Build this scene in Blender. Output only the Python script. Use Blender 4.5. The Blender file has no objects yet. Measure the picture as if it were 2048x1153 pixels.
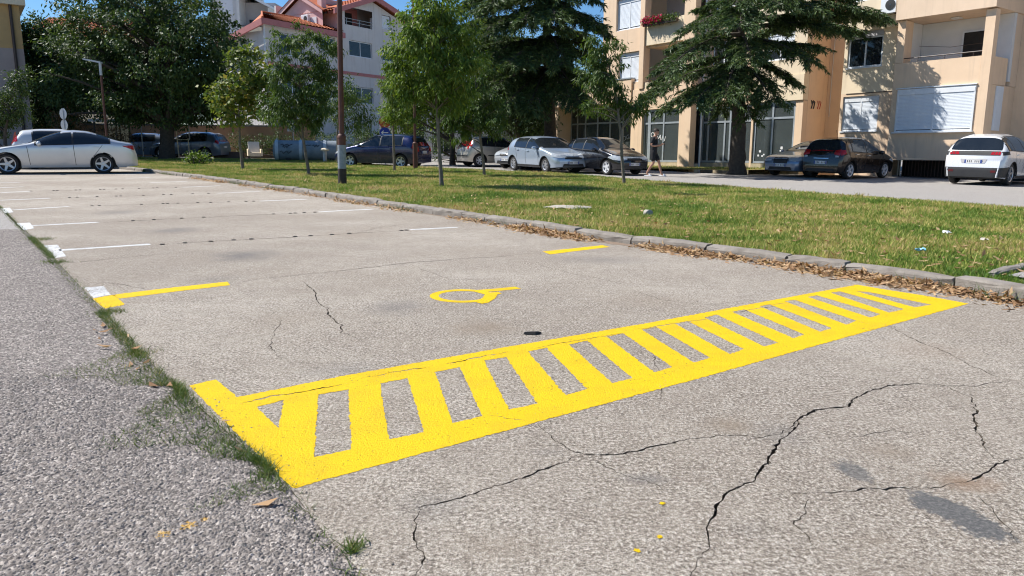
import bpy, bmesh, math, random
import numpy as np
from mathutils import Vector, Matrix, geometry

random.seed(7)
rng = np.random.default_rng(11)
R = math.radians
scene = bpy.context.scene
col = scene.collection

# ---------------------------------------------------------------- camera
cam_data = bpy.data.cameras.new("camera")
cam_data.sensor_width = 36.0
cam_data.lens = 26.016
cam_data.clip_start = 0.05
cam_data.clip_end = 2000.0
camera = bpy.data.objects.new("camera", cam_data)
col.objects.link(camera)
camera.matrix_world = Matrix((
    (0.999928, -0.011999, -0.0, 0.0),
    (0.002319, 0.193220, -0.981153, 0.0),
    (0.011773, 0.981082, 0.193233, 1.2),
    (0, 0, 0, 1)))
scene.camera = camera

# ---------------------------------------------------------------- sky and sun
SUN_AZ, SUN_EL = -75.0, 49.0            # degrees: left of the view direction, above the horizon
world = bpy.data.worlds.new("World")
scene.world = world
world.use_nodes = True
wn = world.node_tree
sky = wn.nodes.new('ShaderNodeTexSky')
sky.sky_type = 'NISHITA'
sky.sun_disc = False
sky.sun_elevation = R(SUN_EL)
sky.sun_rotation = R(SUN_AZ)
sky.altitude = 1500.0
sky.air_density = 1.0
sky.dust_density = 0.0
sky.ozone_density = 4.0
hs = wn.nodes.new('ShaderNodeHueSaturation')
hs.inputs['Saturation'].default_value = 1.2
wn.links.new(sky.outputs[0], hs.inputs['Color'])
wn.links.new(hs.outputs[0], wn.nodes['Background'].inputs[0])
wn.nodes['Background'].inputs[1].default_value = 0.085

sun_data = bpy.data.lights.new("sun", 'SUN')
sun_data.energy = 4.7
sun_data.angle = R(0.53)
sun_data.color = (1.0, 0.962, 0.905)
sun = bpy.data.objects.new("sun", sun_data)
col.objects.link(sun)
sdir = Vector((math.sin(R(SUN_AZ)) * math.cos(R(SUN_EL)), math.cos(R(SUN_AZ)) * math.cos(R(SUN_EL)), math.sin(R(SUN_EL))))
sun.rotation_euler = sdir.to_track_quat('Z', 'Y').to_euler()
sun.location = sdir * 60

vs = scene.view_settings
vs.view_transform = 'Standard'
vs.look = 'None'
vs.exposure = 0.66
vs.gamma = 1.0
vs.use_curve_mapping = False
scene.cycles.use_denoising = True
scene.cycles.denoiser = 'OPENIMAGEDENOISE'
scene.cycles.denoising_input_passes = 'RGB_ALBEDO_NORMAL'
scene.cycles.filter_width = 1.1
scene.cycles.max_bounces = 6
scene.cycles.diffuse_bounces = 3
scene.cycles.glossy_bounces = 3
scene.cycles.transmission_bounces = 4
scene.cycles.transparent_max_bounces = 6
scene.cycles.caustics_reflective = False
scene.cycles.caustics_refractive = False

# ---------------------------------------------------------------- helpers
def tag(o, label=None, cat=None, group=None, kind=None):
    if label: o["label"] = label
    if cat: o["category"] = cat
    if group: o["group"] = group
    if kind: o["kind"] = kind
    return o

def empty(name, matrix=None, loc=(0, 0, 0), rz=0.0):
    o = bpy.data.objects.new(name, None)
    o.empty_display_size = 0.2
    col.objects.link(o)
    o.matrix_world = matrix if matrix is not None else Matrix.Translation(loc) @ Matrix.Rotation(rz, 4, 'Z')
    return o

def thing(name, label, cat, loc=(0, 0, 0), rz=0.0, group=None, matrix=None):
    return tag(empty(name, matrix, loc, rz), label, cat, group)

class MB:
    """collects faces of one mesh"""
    def __init__(self):
        self.v, self.f, self.m = [], [], []
    def add(self, verts, faces, mi=0):
        o = len(self.v)
        self.v.extend([tuple(p) for p in verts])
        self.f.extend([tuple(i + o for i in f) for f in faces])
        self.m.extend([mi] * len(faces))
        return self
    def poly(self, pts, mi=0):
        return self.add(pts, [tuple(range(len(pts)))], mi)
    def box(self, x0, x1, y0, y1, z0, z1, mi=0, bev=0.0):
        if x0 > x1: x0, x1 = x1, x0
        if y0 > y1: y0, y1 = y1, y0
        if z0 > z1: z0, z1 = z1, z0
        v = [(x0, y0, z0), (x1, y0, z0), (x1, y1, z0), (x0, y1, z0), (x0, y0, z1), (x1, y0, z1), (x1, y1, z1), (x0, y1, z1)]
        if bev > 0:
            b = bev
            v[4:] = [(x0 + b, y0 + b, z1), (x1 - b, y0 + b, z1), (x1 - b, y1 - b, z1), (x0 + b, y1 - b, z1)]
            v += [(x0, y0, z1 - b), (x1, y0, z1 - b), (x1, y1, z1 - b), (x0, y1, z1 - b)]
            f = [(0, 3, 2, 1), (4, 5, 6, 7)]
            for i in range(4):
                j = (i + 1) % 4
                f += [(i, j, 8 + j, 8 + i), (8 + i, 8 + j, 4 + j, 4 + i)]
            return self.add(v, f, mi)
        return self.add(v, [(0, 3, 2, 1), (4, 5, 6, 7), (0, 1, 5, 4), (1, 2, 6, 5), (2, 3, 7, 6), (3, 0, 4, 7)], mi)
    def tube(self, pts, radii, n=8, cap=True, mi=0):
        pts = [Vector(p) for p in pts]
        if not hasattr(radii, '__len__'): radii = [radii] * len(pts)
        rings = []
        up = None
        for i, p in enumerate(pts):
            d = (pts[min(i + 1, len(pts) - 1)] - pts[max(i - 1, 0)])
            d = d.normalized() if d.length > 1e-9 else Vector((0, 0, 1))
            if up is None:
                up = Vector((1, 0, 0)) if abs(d.x) < .9 else Vector((0, 1, 0))
            a = (up - d * up.dot(d)); a = a.normalized() if a.length > 1e-6 else d.orthogonal().normalized()
            up = a
            b = d.cross(a)
            rings.append([p + (a * math.cos(t) + b * math.sin(t)) * radii[i] for t in [k * 2 * math.pi / n for k in range(n)]])
        v = [q for r in rings for q in r]
        f = []
        for i in range(len(rings) - 1):
            for k in range(n):
                j = (k + 1) % n
                f.append((i * n + k, i * n + j, (i + 1) * n + j, (i + 1) * n + k))
        if cap:
            f.append(tuple(range(n - 1, -1, -1)))
            f.append(tuple(range((len(rings) - 1) * n, len(rings) * n)))
        return self.add(v, f, mi)
    def lathe(self, prof, n=24, axis='Z', org=(0, 0, 0), mi=0):
        """prof: (radius, height)"""
        v, f = [], []
        for (r, h) in prof:
            for k in range(n):
                t = k * 2 * math.pi / n
                c, s = r * math.cos(t), r * math.sin(t)
                p = (c, s, h) if axis == 'Z' else ((h, c, s) if axis == 'X' else (c, h, s))
                v.append((p[0] + org[0], p[1] + org[1], p[2] + org[2]))
        for i in range(len(prof) - 1):
            for k in range(n):
                j = (k + 1) % n
                f.append((i * n + k, i * n + j, (i + 1) * n + j, (i + 1) * n + k))
        return self.add(v, f, mi)
    def grid(self, P, mi=0):
        """P: rows of points"""
        r, c = len(P), len(P[0])
        v = [p for row in P for p in row]
        f = [(i * c + j, i * c + j + 1, (i + 1) * c + j + 1, (i + 1) * c + j) for i in range(r - 1) for j in range(c - 1)]
        return self.add(v, f, mi)
    def mesh(self, name):
        me = bpy.data.meshes.new(name)
        me.from_pydata(self.v, [], self.f)
        if any(self.m):
            me.polygons.foreach_set('material_index', self.m)
        me.update()
        return me
    def build(self, name, mats, parent=None, smooth=None, kind=None):
        me = self.mesh(name)
        return link(name, me, mats, parent, smooth, kind)

def link(name, me, mats, parent=None, smooth=None, kind=None):
    for m in (mats if isinstance(mats, (list, tuple)) else [mats]):
        if m.name not in me.materials: me.materials.append(m)
    if smooth is not None:
        me.polygons.foreach_set('use_smooth', [True] * len(me.polygons))
        if smooth < 3.1: me.set_sharp_from_angle(angle=smooth)
    o = bpy.data.objects.new(name, me)
    col.objects.link(o)
    if parent is not None: o.parent = parent
    if kind: o["kind"] = kind
    return o

def share(name, me, parent, loc=(0, 0, 0), rot=(0, 0, 0), scale=(1, 1, 1)):
    o = bpy.data.objects.new(name, me)
    col.objects.link(o)
    o.parent = parent
    o.location, o.rotation_euler, o.scale = loc, rot, scale
    return o

def fast_mesh(name, V, F):
    """V (n,3) float array, F (m,k) int array"""
    me = bpy.data.meshes.new(name)
    V = np.ascontiguousarray(V, dtype=np.float32); F = np.ascontiguousarray(F, dtype=np.int32)
    me.vertices.add(len(V)); me.vertices.foreach_set('co', V.ravel())
    k = F.shape[1]
    me.loops.add(F.size); me.loops.foreach_set('vertex_index', F.ravel())
    me.polygons.add(len(F)); me.polygons.foreach_set('loop_start', np.arange(0, F.size, k, dtype=np.int32))
    me.update(calc_edges=True)
    return me

def inside(P, poly):
    """points (n,2) inside polygon"""
    poly = np.asarray(poly); x, y = P[:, 0], P[:, 1]
    r = np.zeros(len(P), bool)
    n = len(poly)
    for i in range(n):
        x1, y1 = poly[i]; x2, y2 = poly[(i + 1) % n]
        c = ((y1 > y) != (y2 > y))
        with np.errstate(divide='ignore', invalid='ignore'):
            r ^= c & (x < (x2 - x1) * (y - y1) / (y2 - y1 + 1e-12) + x1)
    return r

# ---------------------------------------------------------------- materials
def nodes(name):
    m = bpy.data.materials.new(name)
    m.use_nodes = True
    nt = m.node_tree
    return m, nt, nt.nodes['Principled BSDF']

class NT:
    """short node-tree writer"""
    def __init__(self, nt): self.nt = nt
    def n(self, t, **k):
        nd = self.nt.nodes.new(t)
        for a, b in k.items(): setattr(nd, a, b)
        return nd
    def l(self, a, b): self.nt.links.new(a, b)
    def val(self, sock, v):
        if hasattr(v, 'is_linked') or isinstance(v, bpy.types.NodeSocket): self.l(v, sock)
        else: sock.default_value = v
    def math(self, op, a, b=0.0, clamp=False):
        nd = self.n('ShaderNodeMath', operation=op); nd.use_clamp = clamp
        self.val(nd.inputs[0], a); self.val(nd.inputs[1], b)
        return nd.outputs[0]
    def noise(self, vec, scale, detail=2.0, rough=.5, dist=0.0):
        nd = self.n('ShaderNodeTexNoise'); self.l(vec, nd.inputs['Vector'])
        nd.inputs['Scale'].default_value = scale; nd.inputs['Detail'].default_value = detail
        nd.inputs['Roughness'].default_value = rough; nd.inputs['Distortion'].default_value = dist
        return nd.outputs['Fac']
    def voro(self, vec, scale, feature='F1', out='Distance', rand=1.0):
        nd = self.n('ShaderNodeTexVoronoi', feature=feature); self.l(vec, nd.inputs['Vector'])
        nd.inputs['Scale'].default_value = scale; nd.inputs['Randomness'].default_value = rand
        return nd.outputs[out]
    def ramp(self, fac, stops):
        nd = self.n('ShaderNodeValToRGB'); self.val(nd.inputs[0], fac)
        e = nd.color_ramp.elements
        while len(e) < len(stops): e.new(.5)
        for i, (p, c) in enumerate(stops):
            e[i].position = p
            e[i].color = (c, c, c, 1) if not hasattr(c, '__len__') else (*c[:3], 1)
        return nd.outputs[0]
    def mix(self, fac, a, b, mode='MIX'):
        nd = self.n('ShaderNodeMix', data_type='RGBA', blend_type=mode)
        self.val(nd.inputs[0], fac)
        for s, v in ((nd.inputs[6], a), (nd.inputs[7], b)):
            if hasattr(v, '__len__') and not isinstance(v, bpy.types.NodeSocket): s.default_value = (*v[:3], 1)
            else: self.l(v, s)
        return nd.outputs[2]
    def bump(self, h, strength, dist, normal=None):
        nd = self.n('ShaderNodeBump'); self.l(h, nd.inputs['Height'])
        nd.inputs['Strength'].default_value = strength; nd.inputs['Distance'].default_value = dist
        if normal: self.l(normal, nd.inputs['Normal'])
        return nd.outputs[0]
    def pos(self): return self.n('ShaderNodeNewGeometry').outputs['Position']
    def obj(self): return self.n('ShaderNodeTexCoord').outputs['Object']

def simple(name, c, c2=None, scale=6.0, rough=.7, metallic=0.0, bump=0.0, bscale=60.0, spec=.5, coat=0.0, detail=4.0):
    m, nt, b = nodes(name); t = NT(nt)
    b.inputs['Roughness'].default_value = rough
    b.inputs['Metallic'].default_value = metallic
    b.inputs['Specular IOR Level'].default_value = spec
    if coat: b.inputs['Coat Weight'].default_value = coat; b.inputs['Coat Roughness'].default_value = .05
    o = t.obj()
    f = t.noise(o, scale, detail, .6)
    f = t.ramp(f, [(.3, 0.0), (.7, 1.0)])
    c2 = c2 or tuple(x * .86 for x in c)
    t.l(t.mix(f, c, c2), b.inputs['Base Color'])
    if bump:
        t.l(t.bump(t.noise(o, bscale, 3.0, .6), bump, .01), b.inputs['Normal'])
    return m
EDGE = [(-9.009, 13.01), (-6.562, 9.86), (-4.853, 7.679), (-4.324, 6.975), (-2.844, 5.039), (-2.041, 3.968), (-1.413, 3.196), (-0.773, 2.417), (-0.559, 2.086), (-0.403, 1.881)]
KERB = [(4.045, 5.721), (3.859, 6.147), (3.55, 6.534), (2.896, 7.354), (2.11, 8.247), (1.181, 9.143), (-0.152, 10.93), (-1.198, 12.169), (-2.724, 14.132), (-4.868, 16.993), (-8.673, 21.695), (-13.289, 26.973)]
LAWN_FAR = [(9.789, 14.21), (9.022, 15.335), (7.858, 17.354), (5.345, 21.346), (1.399, 28.553), (-2.698, 31.858), (-4.432, 33.724), (-8.18, 37.503)]
CRACKS = [(0.0105, [(0.514, 1.9), (0.596, 2.055), (0.655, 2.223), (0.725, 2.362), (0.829, 2.479), (0.969, 2.629), (1.073, 2.82), (1.121, 2.898), (1.183, 2.954), (1.316, 3.161), (1.435, 3.261), (1.591, 3.299), (1.683, 3.441), (1.788, 3.518), (1.941, 3.624), (2.115, 3.663), (2.259, 3.644), (2.422, 3.658), (2.582, 3.705), (2.745, 3.752)]), (0.009, [(2.548, 5.017), (2.562, 4.492), (2.59, 4.215), (2.586, 3.968), (2.611, 3.833), (2.635, 3.707)]), (0.009, [(2.132, 3.647), (2.241, 3.612), (2.264, 3.461), (2.169, 3.285), (2.086, 3.187), (1.998, 3.007), (1.929, 2.796), (1.908, 2.7)]), (0.009, [(0.107, 3.05), (0.157, 2.949), (0.204, 2.845), (0.257, 2.747), (0.303, 2.715), (0.352, 2.716), (0.453, 2.738), (0.584, 2.805), (0.721, 2.876), (0.863, 2.944), (0.988, 2.937), (1.121, 2.898)]), (0.008, [(0.284, 2.714), (0.191, 2.638), (0.094, 2.561), (-0.034, 2.456), (-0.17, 2.358), (-0.267, 2.302), (-0.36, 2.248)]), (0.006, [(0.302, 2.701), (0.359, 2.612), (0.426, 2.549), (0.507, 2.49), (0.564, 2.414)]), (0.012, [(-1.839, 6.304), (-1.628, 5.918), (-1.506, 5.534), (-1.328, 5.199), (-1.237, 4.971), (-1.104, 4.764), (-1.06, 4.568), (-0.909, 4.369)]), (0.012, [(-2.385, 6.086), (-2.237, 6.326), (-1.921, 6.595), (-1.533, 6.89), (-1.123, 7.304), (-0.645, 7.565), (-0.133, 7.846), (0.363, 8.18)]), (0.02, [(-4.166, 8.313), (-3.685, 8.656), (-3.104, 9.033), (-2.409, 9.449), (-1.903, 9.823), (-1.408, 10.103)]), (0.022, [(-5.909, 10.56), (-5.13, 11.217), (-4.222, 11.879), (-3.288, 12.519)]), (0.022, [(-7.761, 12.979), (-6.482, 13.813), (-4.99, 14.637)]), (0.022, [(-9.203, 14.753), (-7.745, 15.851), (-6.63, 16.68)]), (0.022, [(-10.767, 16.606), (-9.408, 17.585), (-8.262, 18.608)]), (0.007, [(0.982, 2.406), (1.114, 2.428), (1.284, 2.452), (1.397, 2.462), (1.549, 2.478), (1.665, 2.521)]), (0.009, [(1.65, 2.513), (1.759, 2.586), (1.893, 2.677), (2.056, 2.746)]), (0.005, [(1.641, 2.423), (1.642, 2.314), (1.61, 2.213), (1.577, 2.091)]), (0.008, [(-3.457, 6.13), (-3.217, 6.033), (-2.935, 5.838)]), (0.008, [(-4.404, 7.028), (-4.119, 7.298), (-3.674, 7.739), (-3.222, 8.074)]), (0.004, [(0.962, 6.186), (1.203, 5.69), (1.514, 5.525), (1.883, 5.729)]), (0.004, [(-0.267, 2.302), (-0.296, 2.137), (-0.248, 1.994), (-0.256, 1.884)]), (0.004, [(1.039, 2.37), (0.938, 2.197), (0.942, 2.048)]), (0.004, [(0.824, 4.245), (0.8, 3.678), (0.714, 3.371)]), (0.005, [(-1.571, 4.881), (-1.437, 4.255), (-1.283, 3.951)]), (0.004, [(-1.011, 7.22), (-0.549, 6.437), (-0.108, 6.466)]), (0.004, [(1.416, 2.907), (1.641, 3.024), (1.77, 2.983)]), (0.006, [(-2.147, 9.423), (-1.875, 10.418), (-1.455, 10.991)]), (0.006, [(0.13, 7.461), (0.588, 6.82), (1.016, 6.256)]), (0.006, [(0.975, 2.894), (1.144, 2.964), (1.297, 3.142)])]
HATCH = [(-1.591, 3.493), (-1.496, 3.591), (-1.296, 3.335), (-0.84, 3.699), (-0.067, 4.239), (0.947, 4.922), (1.831, 5.56), (3.054, 6.431), (3.168, 6.256), (3.401, 5.974), (3.584, 5.677), (2.18, 4.62), (0.989, 3.71), (0.175, 3.106), (-0.422, 2.657), (-0.76, 2.406), (-1.108, 2.857)]
GAPS = [[(-1.161, 3.205), (-1.063, 3.302), (-0.982, 2.958)], [(-0.923, 3.384), (-0.796, 3.462), (-0.627, 2.745), (-0.755, 2.67)], [(-0.658, 3.559), (-0.533, 3.652), (-0.363, 2.933), (-0.496, 2.849)], [(-0.402, 3.759), (-0.277, 3.852), (-0.125, 3.126), (-0.251, 3.038)], [(-0.152, 3.979), (-0.029, 4.053), (0.126, 3.296), (-0.007, 3.212)], [(0.098, 4.171), (0.207, 4.262), (0.379, 3.512), (0.266, 3.419)], [(0.35, 4.335), (0.468, 4.432), (0.634, 3.697), (0.518, 3.611)], [(0.601, 4.534), (0.719, 4.627), (0.885, 3.899), (0.766, 3.805)], [(0.855, 4.725), (0.967, 4.797), (1.141, 4.092), (1.025, 3.989)], [(1.113, 4.902), (1.216, 4.979), (1.394, 4.281), (1.275, 4.169)], [(1.362, 5.09), (1.473, 5.189), (1.65, 4.439), (1.537, 4.343)], [(1.612, 5.284), (1.727, 5.373), (1.897, 4.645), (1.791, 4.553)], [(1.881, 5.492), (1.98, 5.56), (2.152, 4.828), (2.031, 4.729)], [(2.142, 5.678), (2.239, 5.74), (2.416, 5.054), (2.295, 4.932)], [(2.391, 5.865), (2.494, 5.931), (2.692, 5.269), (2.564, 5.152)], [(2.656, 6.053), (2.761, 6.112), (2.956, 5.448), (2.784, 5.322)], [(2.904, 6.131), (2.993, 6.105), (3.256, 5.622), (3.074, 5.514)]]
SLITS = [(0.012, [(-1.25, 3.248), (-1.099, 3.356), (-0.938, 3.471), (-0.808, 3.553)]), (0.01, [(-0.751, 3.644), (-0.588, 3.76), (-0.439, 3.846)]), (0.012, [(-0.376, 3.904), (-0.177, 4.047), (0.022, 4.178)]), (0.009, [(0.111, 4.236), (0.393, 4.417), (0.7, 4.627)]), (0.008, [(0.812, 4.723), (1.036, 4.856), (1.401, 5.092)]), (0.008, [(1.54, 5.208), (1.912, 5.459), (2.273, 5.714)]), (0.006, [(-0.103, 3.145), (-0.024, 3.099), (0.064, 3.078)]), (0.005, [(2.386, 5.082), (2.467, 4.955)])]
YELLOW2 = [[(-3.175, 5.475), (-3.094, 5.629), (-2.83, 5.283), (-2.906, 5.146)], [(-3.1, 5.61), (-3.041, 5.691), (-2.765, 5.953), (-2.435, 6.219), (-2.356, 6.066), (-2.684, 5.772), (-2.973, 5.486)], [(0.338, 8.236), (0.727, 8.529), (1.08, 8.816), (1.151, 8.67), (0.707, 8.286), (0.411, 8.016)]]
WHITE = [[(-3.467, 5.888), (-3.356, 5.959), (-3.117, 5.628), (-3.181, 5.493)], [(-5.267, 8.217), (-5.155, 8.309), (-4.574, 7.493), (-4.614, 7.357)], [(-6.981, 10.374), (-6.843, 10.455), (-6.382, 9.82), (-6.368, 9.593)], [(-8.681, 12.553), (-8.601, 12.662), (-8.039, 11.905), (-8.059, 11.731)]]
WLINES = [(0.11, [(-4.889, 7.896), (-4.536, 8.159), (-4.169, 8.438)]), (0.1, [(-1.416, 10.161), (-1.09, 10.346), (-0.789, 10.534)]), (0.1, [(-6.581, 10.099), (-6.287, 10.353), (-5.964, 10.622)]), (0.1, [(-3.299, 12.564), (-2.923, 12.895), (-2.501, 13.197)]), (0.1, [(-8.285, 12.275), (-8.072, 12.636), (-7.806, 13.025)]), (0.1, [(-5.002, 14.673), (-4.641, 14.948), (-4.258, 15.275)]), (0.1, [(-9.83, 14.076), (-9.499, 14.443), (-9.203, 14.753)]), (0.1, [(-6.63, 16.68), (-6.272, 17.083), (-5.952, 17.496)]), (0.1, [(-11.173, 15.873), (-10.767, 16.606)]), (0.1, [(-8.262, 18.608), (-7.63, 19.39)]), (0.1, [(-12.244, 17.415), (-11.882, 18.083)]), (0.1, [(-9.907, 20.335), (-9.289, 21.27)]), (0.1, [(-13.54, 19.282), (-13.142, 19.86)]), (0.1, [(-11.685, 22.461), (-11.223, 23.063)]), (0.1, [(-13.022, 24.42), (-12.572, 24.892)])]
SYMBOL = [(0.07, [(-0.166, 5.754), (-0.173, 5.804), (-0.192, 5.851), (-0.221, 5.894), (-0.259, 5.929), (-0.305, 5.954), (-0.355, 5.969), (-0.407, 5.972), (-0.459, 5.963), (-0.506, 5.942), (-0.548, 5.911), (-0.581, 5.872), (-0.604, 5.827), (-0.616, 5.777), (-0.616, 5.727), (-0.605, 5.679), (-0.584, 5.634), (-0.554, 5.595), (-0.516, 5.564), (-0.473, 5.541), (-0.426, 5.528), (-0.377, 5.526), (-0.329, 5.534), (-0.284, 5.552), (-0.243, 5.579), (-0.21, 5.615), (-0.185, 5.657), (-0.17, 5.704), (-0.166, 5.754)]), (0.1, [(-0.294, 5.927), (-0.161, 5.987), (-0.05, 6.047), (0.05, 6.107)]), (0.09, [(-0.283, 5.959), (-0.197, 5.841), (-0.097, 5.877)]), (0.1, [(-0.158, 5.884), (-0.179, 5.667), (-0.234, 5.498)]), (0.08, [(-0.263, 5.551), (-0.196, 5.482)])]
STAINS = [(-2.802, 7.668, 0.409, 0.51, 'd', 0.65), (-4.487, 9.786, 0.383, 0.491, 'd', 0.55), (-6.433, 12.113, 0.462, 0.58, 'd', 0.45), (-0.208, 4.74, 0.281, 0.296, 'b', 0.55), (-0.858, 5.307, 0.274, 0.334, 'd', 0.45), (1.299, 2.595, 0.057, 0.122, 'p', 0.62), (1.258, 2.637, 0.027, 0.054, 'p', 0.4), (0.949, 3.059, 0.155, 0.142, 'b', 0.6), (1.655, 2.521, 0.149, 0.103, 'r', 0.7), (1.521, 2.784, 0.122, 0.109, 'b', 0.5), (0.511, 2.511, 0.128, 0.065, 'd', 0.5), (0.921, 7.686, 0.694, 0.375, 'd', 0.35), (-0.267, 2.302, 0.151, 0.158, 'd', 0.3), (1.711, 4.396, 0.345, 0.398, 'b', 0.3), (-0.858, 3.784, 0.292, 0.193, 'd', 0.28), (1.141, 2.953, 0.15, 0.188, 'd', 0.3), (-0.027, 2.055, 0.213, 0.114, 'b', 0.28), (1.084, 5.683, 0.478, 0.381, 'b', 0.25), (-1.571, 4.881, 0.402, 0.371, 'b', 0.25), (1.139, 2.11, 0.142, 0.09, 'b', 0.25), (2.498, 4.318, 0.341, 0.294, 'r', 0.2), (-2.106, 9.531, 0.702, 0.466, 'b', 0.3), (-2.576, 6.303, 0.297, 0.279, 'd', 0.25), (0.138, 2.743, 0.099, 0.058, 'd', 0.3), (0.766, 2.162, 0.096, 0.075, 'd', 0.2), (1.492, 2.28, 0.214, 0.085, 'p', 0.82, -1.142)]
TREES = {'t485': ((-10.24, 28.39, 0.0), [(-10.32, 28.4, 0.99), (-10.28, 28.4, 2.63)], [(-10.27, 28.4, 2.54, 1.19, 0.89), (-9.83, 28.79, 3.75, 0.88, 1.0), (-10.64, 28.07, 2.88, 0.72, 0.68), (-9.55, 28.64, 2.84, 0.77, 0.9), (-10.08, 28.23, 4.05, 0.53, 0.49)]), 't620': ((-6.63, 24.42, 0.0), [(-6.82, 24.4, 1.2), (-6.86, 24.4, 3.23)], [(-6.85, 24.4, 2.77, 1.15, 1.27), (-6.27, 24.76, 3.58, 0.8, 1.21), (-7.26, 24.03, 3.49, 0.81, 1.0), (-7.0, 24.6, 4.24, 0.63, 0.6), (-5.98, 24.2, 4.2, 0.62, 0.51), (-7.56, 24.55, 2.22, 0.83, 0.77), (-6.4, 24.4, 2.07, 0.74, 0.68)]), 't674': ((-8.55, 36.53, 0.0), [(-8.19, 35.0, 1.45), (-8.0, 35.0, 3.02)], [(-7.78, 35.0, 2.69, 1.18, 1.22), (-7.3, 35.4, 2.49, 0.91, 0.99), (-7.89, 34.57, 3.33, 0.93, 0.84)]), 't790': ((-4.49, 28.23, 0.0), [(-4.5, 28.2, 1.79), (-4.51, 28.2, 3.58)], [(-4.32, 28.2, 2.87, 0.72, 0.88), (-4.53, 28.46, 3.6, 0.58, 0.59), (-4.19, 27.9, 2.23, 0.66, 0.49)]), 't885': ((-1.79, 18.85, 0.0), [(-1.9, 18.9, 1.61), (-2.0, 18.9, 3.4)], [(-2.11, 18.9, 3.1, 1.09, 1.12), (-1.62, 19.3, 3.87, 0.91, 0.74), (-2.28, 18.58, 3.7, 0.69, 0.71), (-1.87, 19.2, 2.41, 0.97, 0.6), (-1.27, 18.7, 2.92, 0.63, 0.91), (-2.84, 19.0, 2.81, 0.54, 0.73), (-2.07, 18.9, 4.44, 0.89, 0.53)]), 't968': ((-0.95, 25.16, 0.0), [(-1.11, 25.1, 1.43), (-1.29, 25.1, 3.19)], [(-1.21, 25.1, 2.4, 0.85, 1.05), (-1.64, 25.42, 1.68, 0.72, 0.57), (-0.7, 24.79, 1.91, 0.67, 0.69), (-1.31, 25.32, 3.37, 0.72, 0.7), (-2.02, 24.91, 2.3, 0.59, 0.69)]), 't1250': ((3.13, 20.9, 0.0), [(2.94, 20.9, 1.55), (2.72, 20.9, 2.77), (2.36, 20.9, 3.88)], [(2.46, 20.9, 3.16, 0.59, 0.87), (2.94, 21.23, 2.4, 0.75, 0.59), (1.86, 20.71, 2.12, 0.42, 0.22), (3.23, 21.03, 2.19, 0.43, 0.41), (2.29, 20.76, 3.73, 0.45, 0.4), (2.13, 20.99, 3.04, 0.5, 0.51)]), 'maple': ((-3.21, 39.5, 0.0), [(-3.16, 39.0, 2.05), (-3.41, 39.0, 5.26)], [(-4.82, 39.0, 3.53, 1.98, 1.76), (-3.89, 40.07, 5.37, 2.44, 2.23), (-5.78, 38.47, 2.5, 1.17, 0.94), (-3.34, 39.58, 2.57, 1.87, 0.96), (-4.46, 38.42, 6.62, 1.82, 1.34)]), 'big': ((-18.7, 40.52, 0.0), [(-18.49, 40.5, 1.9), (-18.47, 40.5, 4.48), (-18.51, 40.5, 7.25)], [(-19.42, 41.0, 5.54, 5.26, 3.0), (-22.54, 42.37, 4.2, 3.15, 2.21), (-16.22, 39.75, 5.81, 2.69, 2.49), (-16.34, 41.65, 3.69, 2.11, 1.59), (-21.25, 40.26, 5.81, 2.31, 1.68), (-19.15, 41.75, 3.13, 4.23, 1.31), (-19.23, 41.0, 7.82, 4.16, 1.71), (-24.6, 41.75, 3.46, 1.69, 1.74)]), 'lback': ((-31.5, 50.0, 0.34), [(-31.31, 50.0, 3.57)], [(-30.99, 50.0, 6.41, 1.86, 2.61), (-31.41, 50.99, 3.79, 2.24, 2.48), (-31.01, 49.39, 7.11, 1.33, 1.72), (-29.79, 50.48, 7.26, 1.53, 1.58), (-28.31, 49.36, 5.13, 2.0, 2.75), (-30.52, 50.36, 2.31, 2.04, 1.4)]), 'lnear': ((-21.72, 32.05, 0.0), [(-22.28, 33.0, 1.05), (-21.86, 33.0, 2.75)], [(-21.83, 33.0, 2.65, 0.94, 1.15), (-22.64, 33.4, 2.12, 0.9, 1.05), (-21.16, 32.75, 3.58, 0.55, 0.57)]), 'backmid': ((0.43, 49.89, 0.0), [(0.21, 46.0, 2.25), (0.03, 46.0, 5.17)], [(0.03, 47.0, 5.26, 2.22, 2.94), (-0.89, 47.86, 3.2, 1.94, 1.33), (0.97, 46.29, 2.56, 1.56, 1.13)])}
CED2_BASE = (9.36, 31.26, 0.0)
CED2_TOP = (9.13, 31.2, 9.85)
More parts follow.
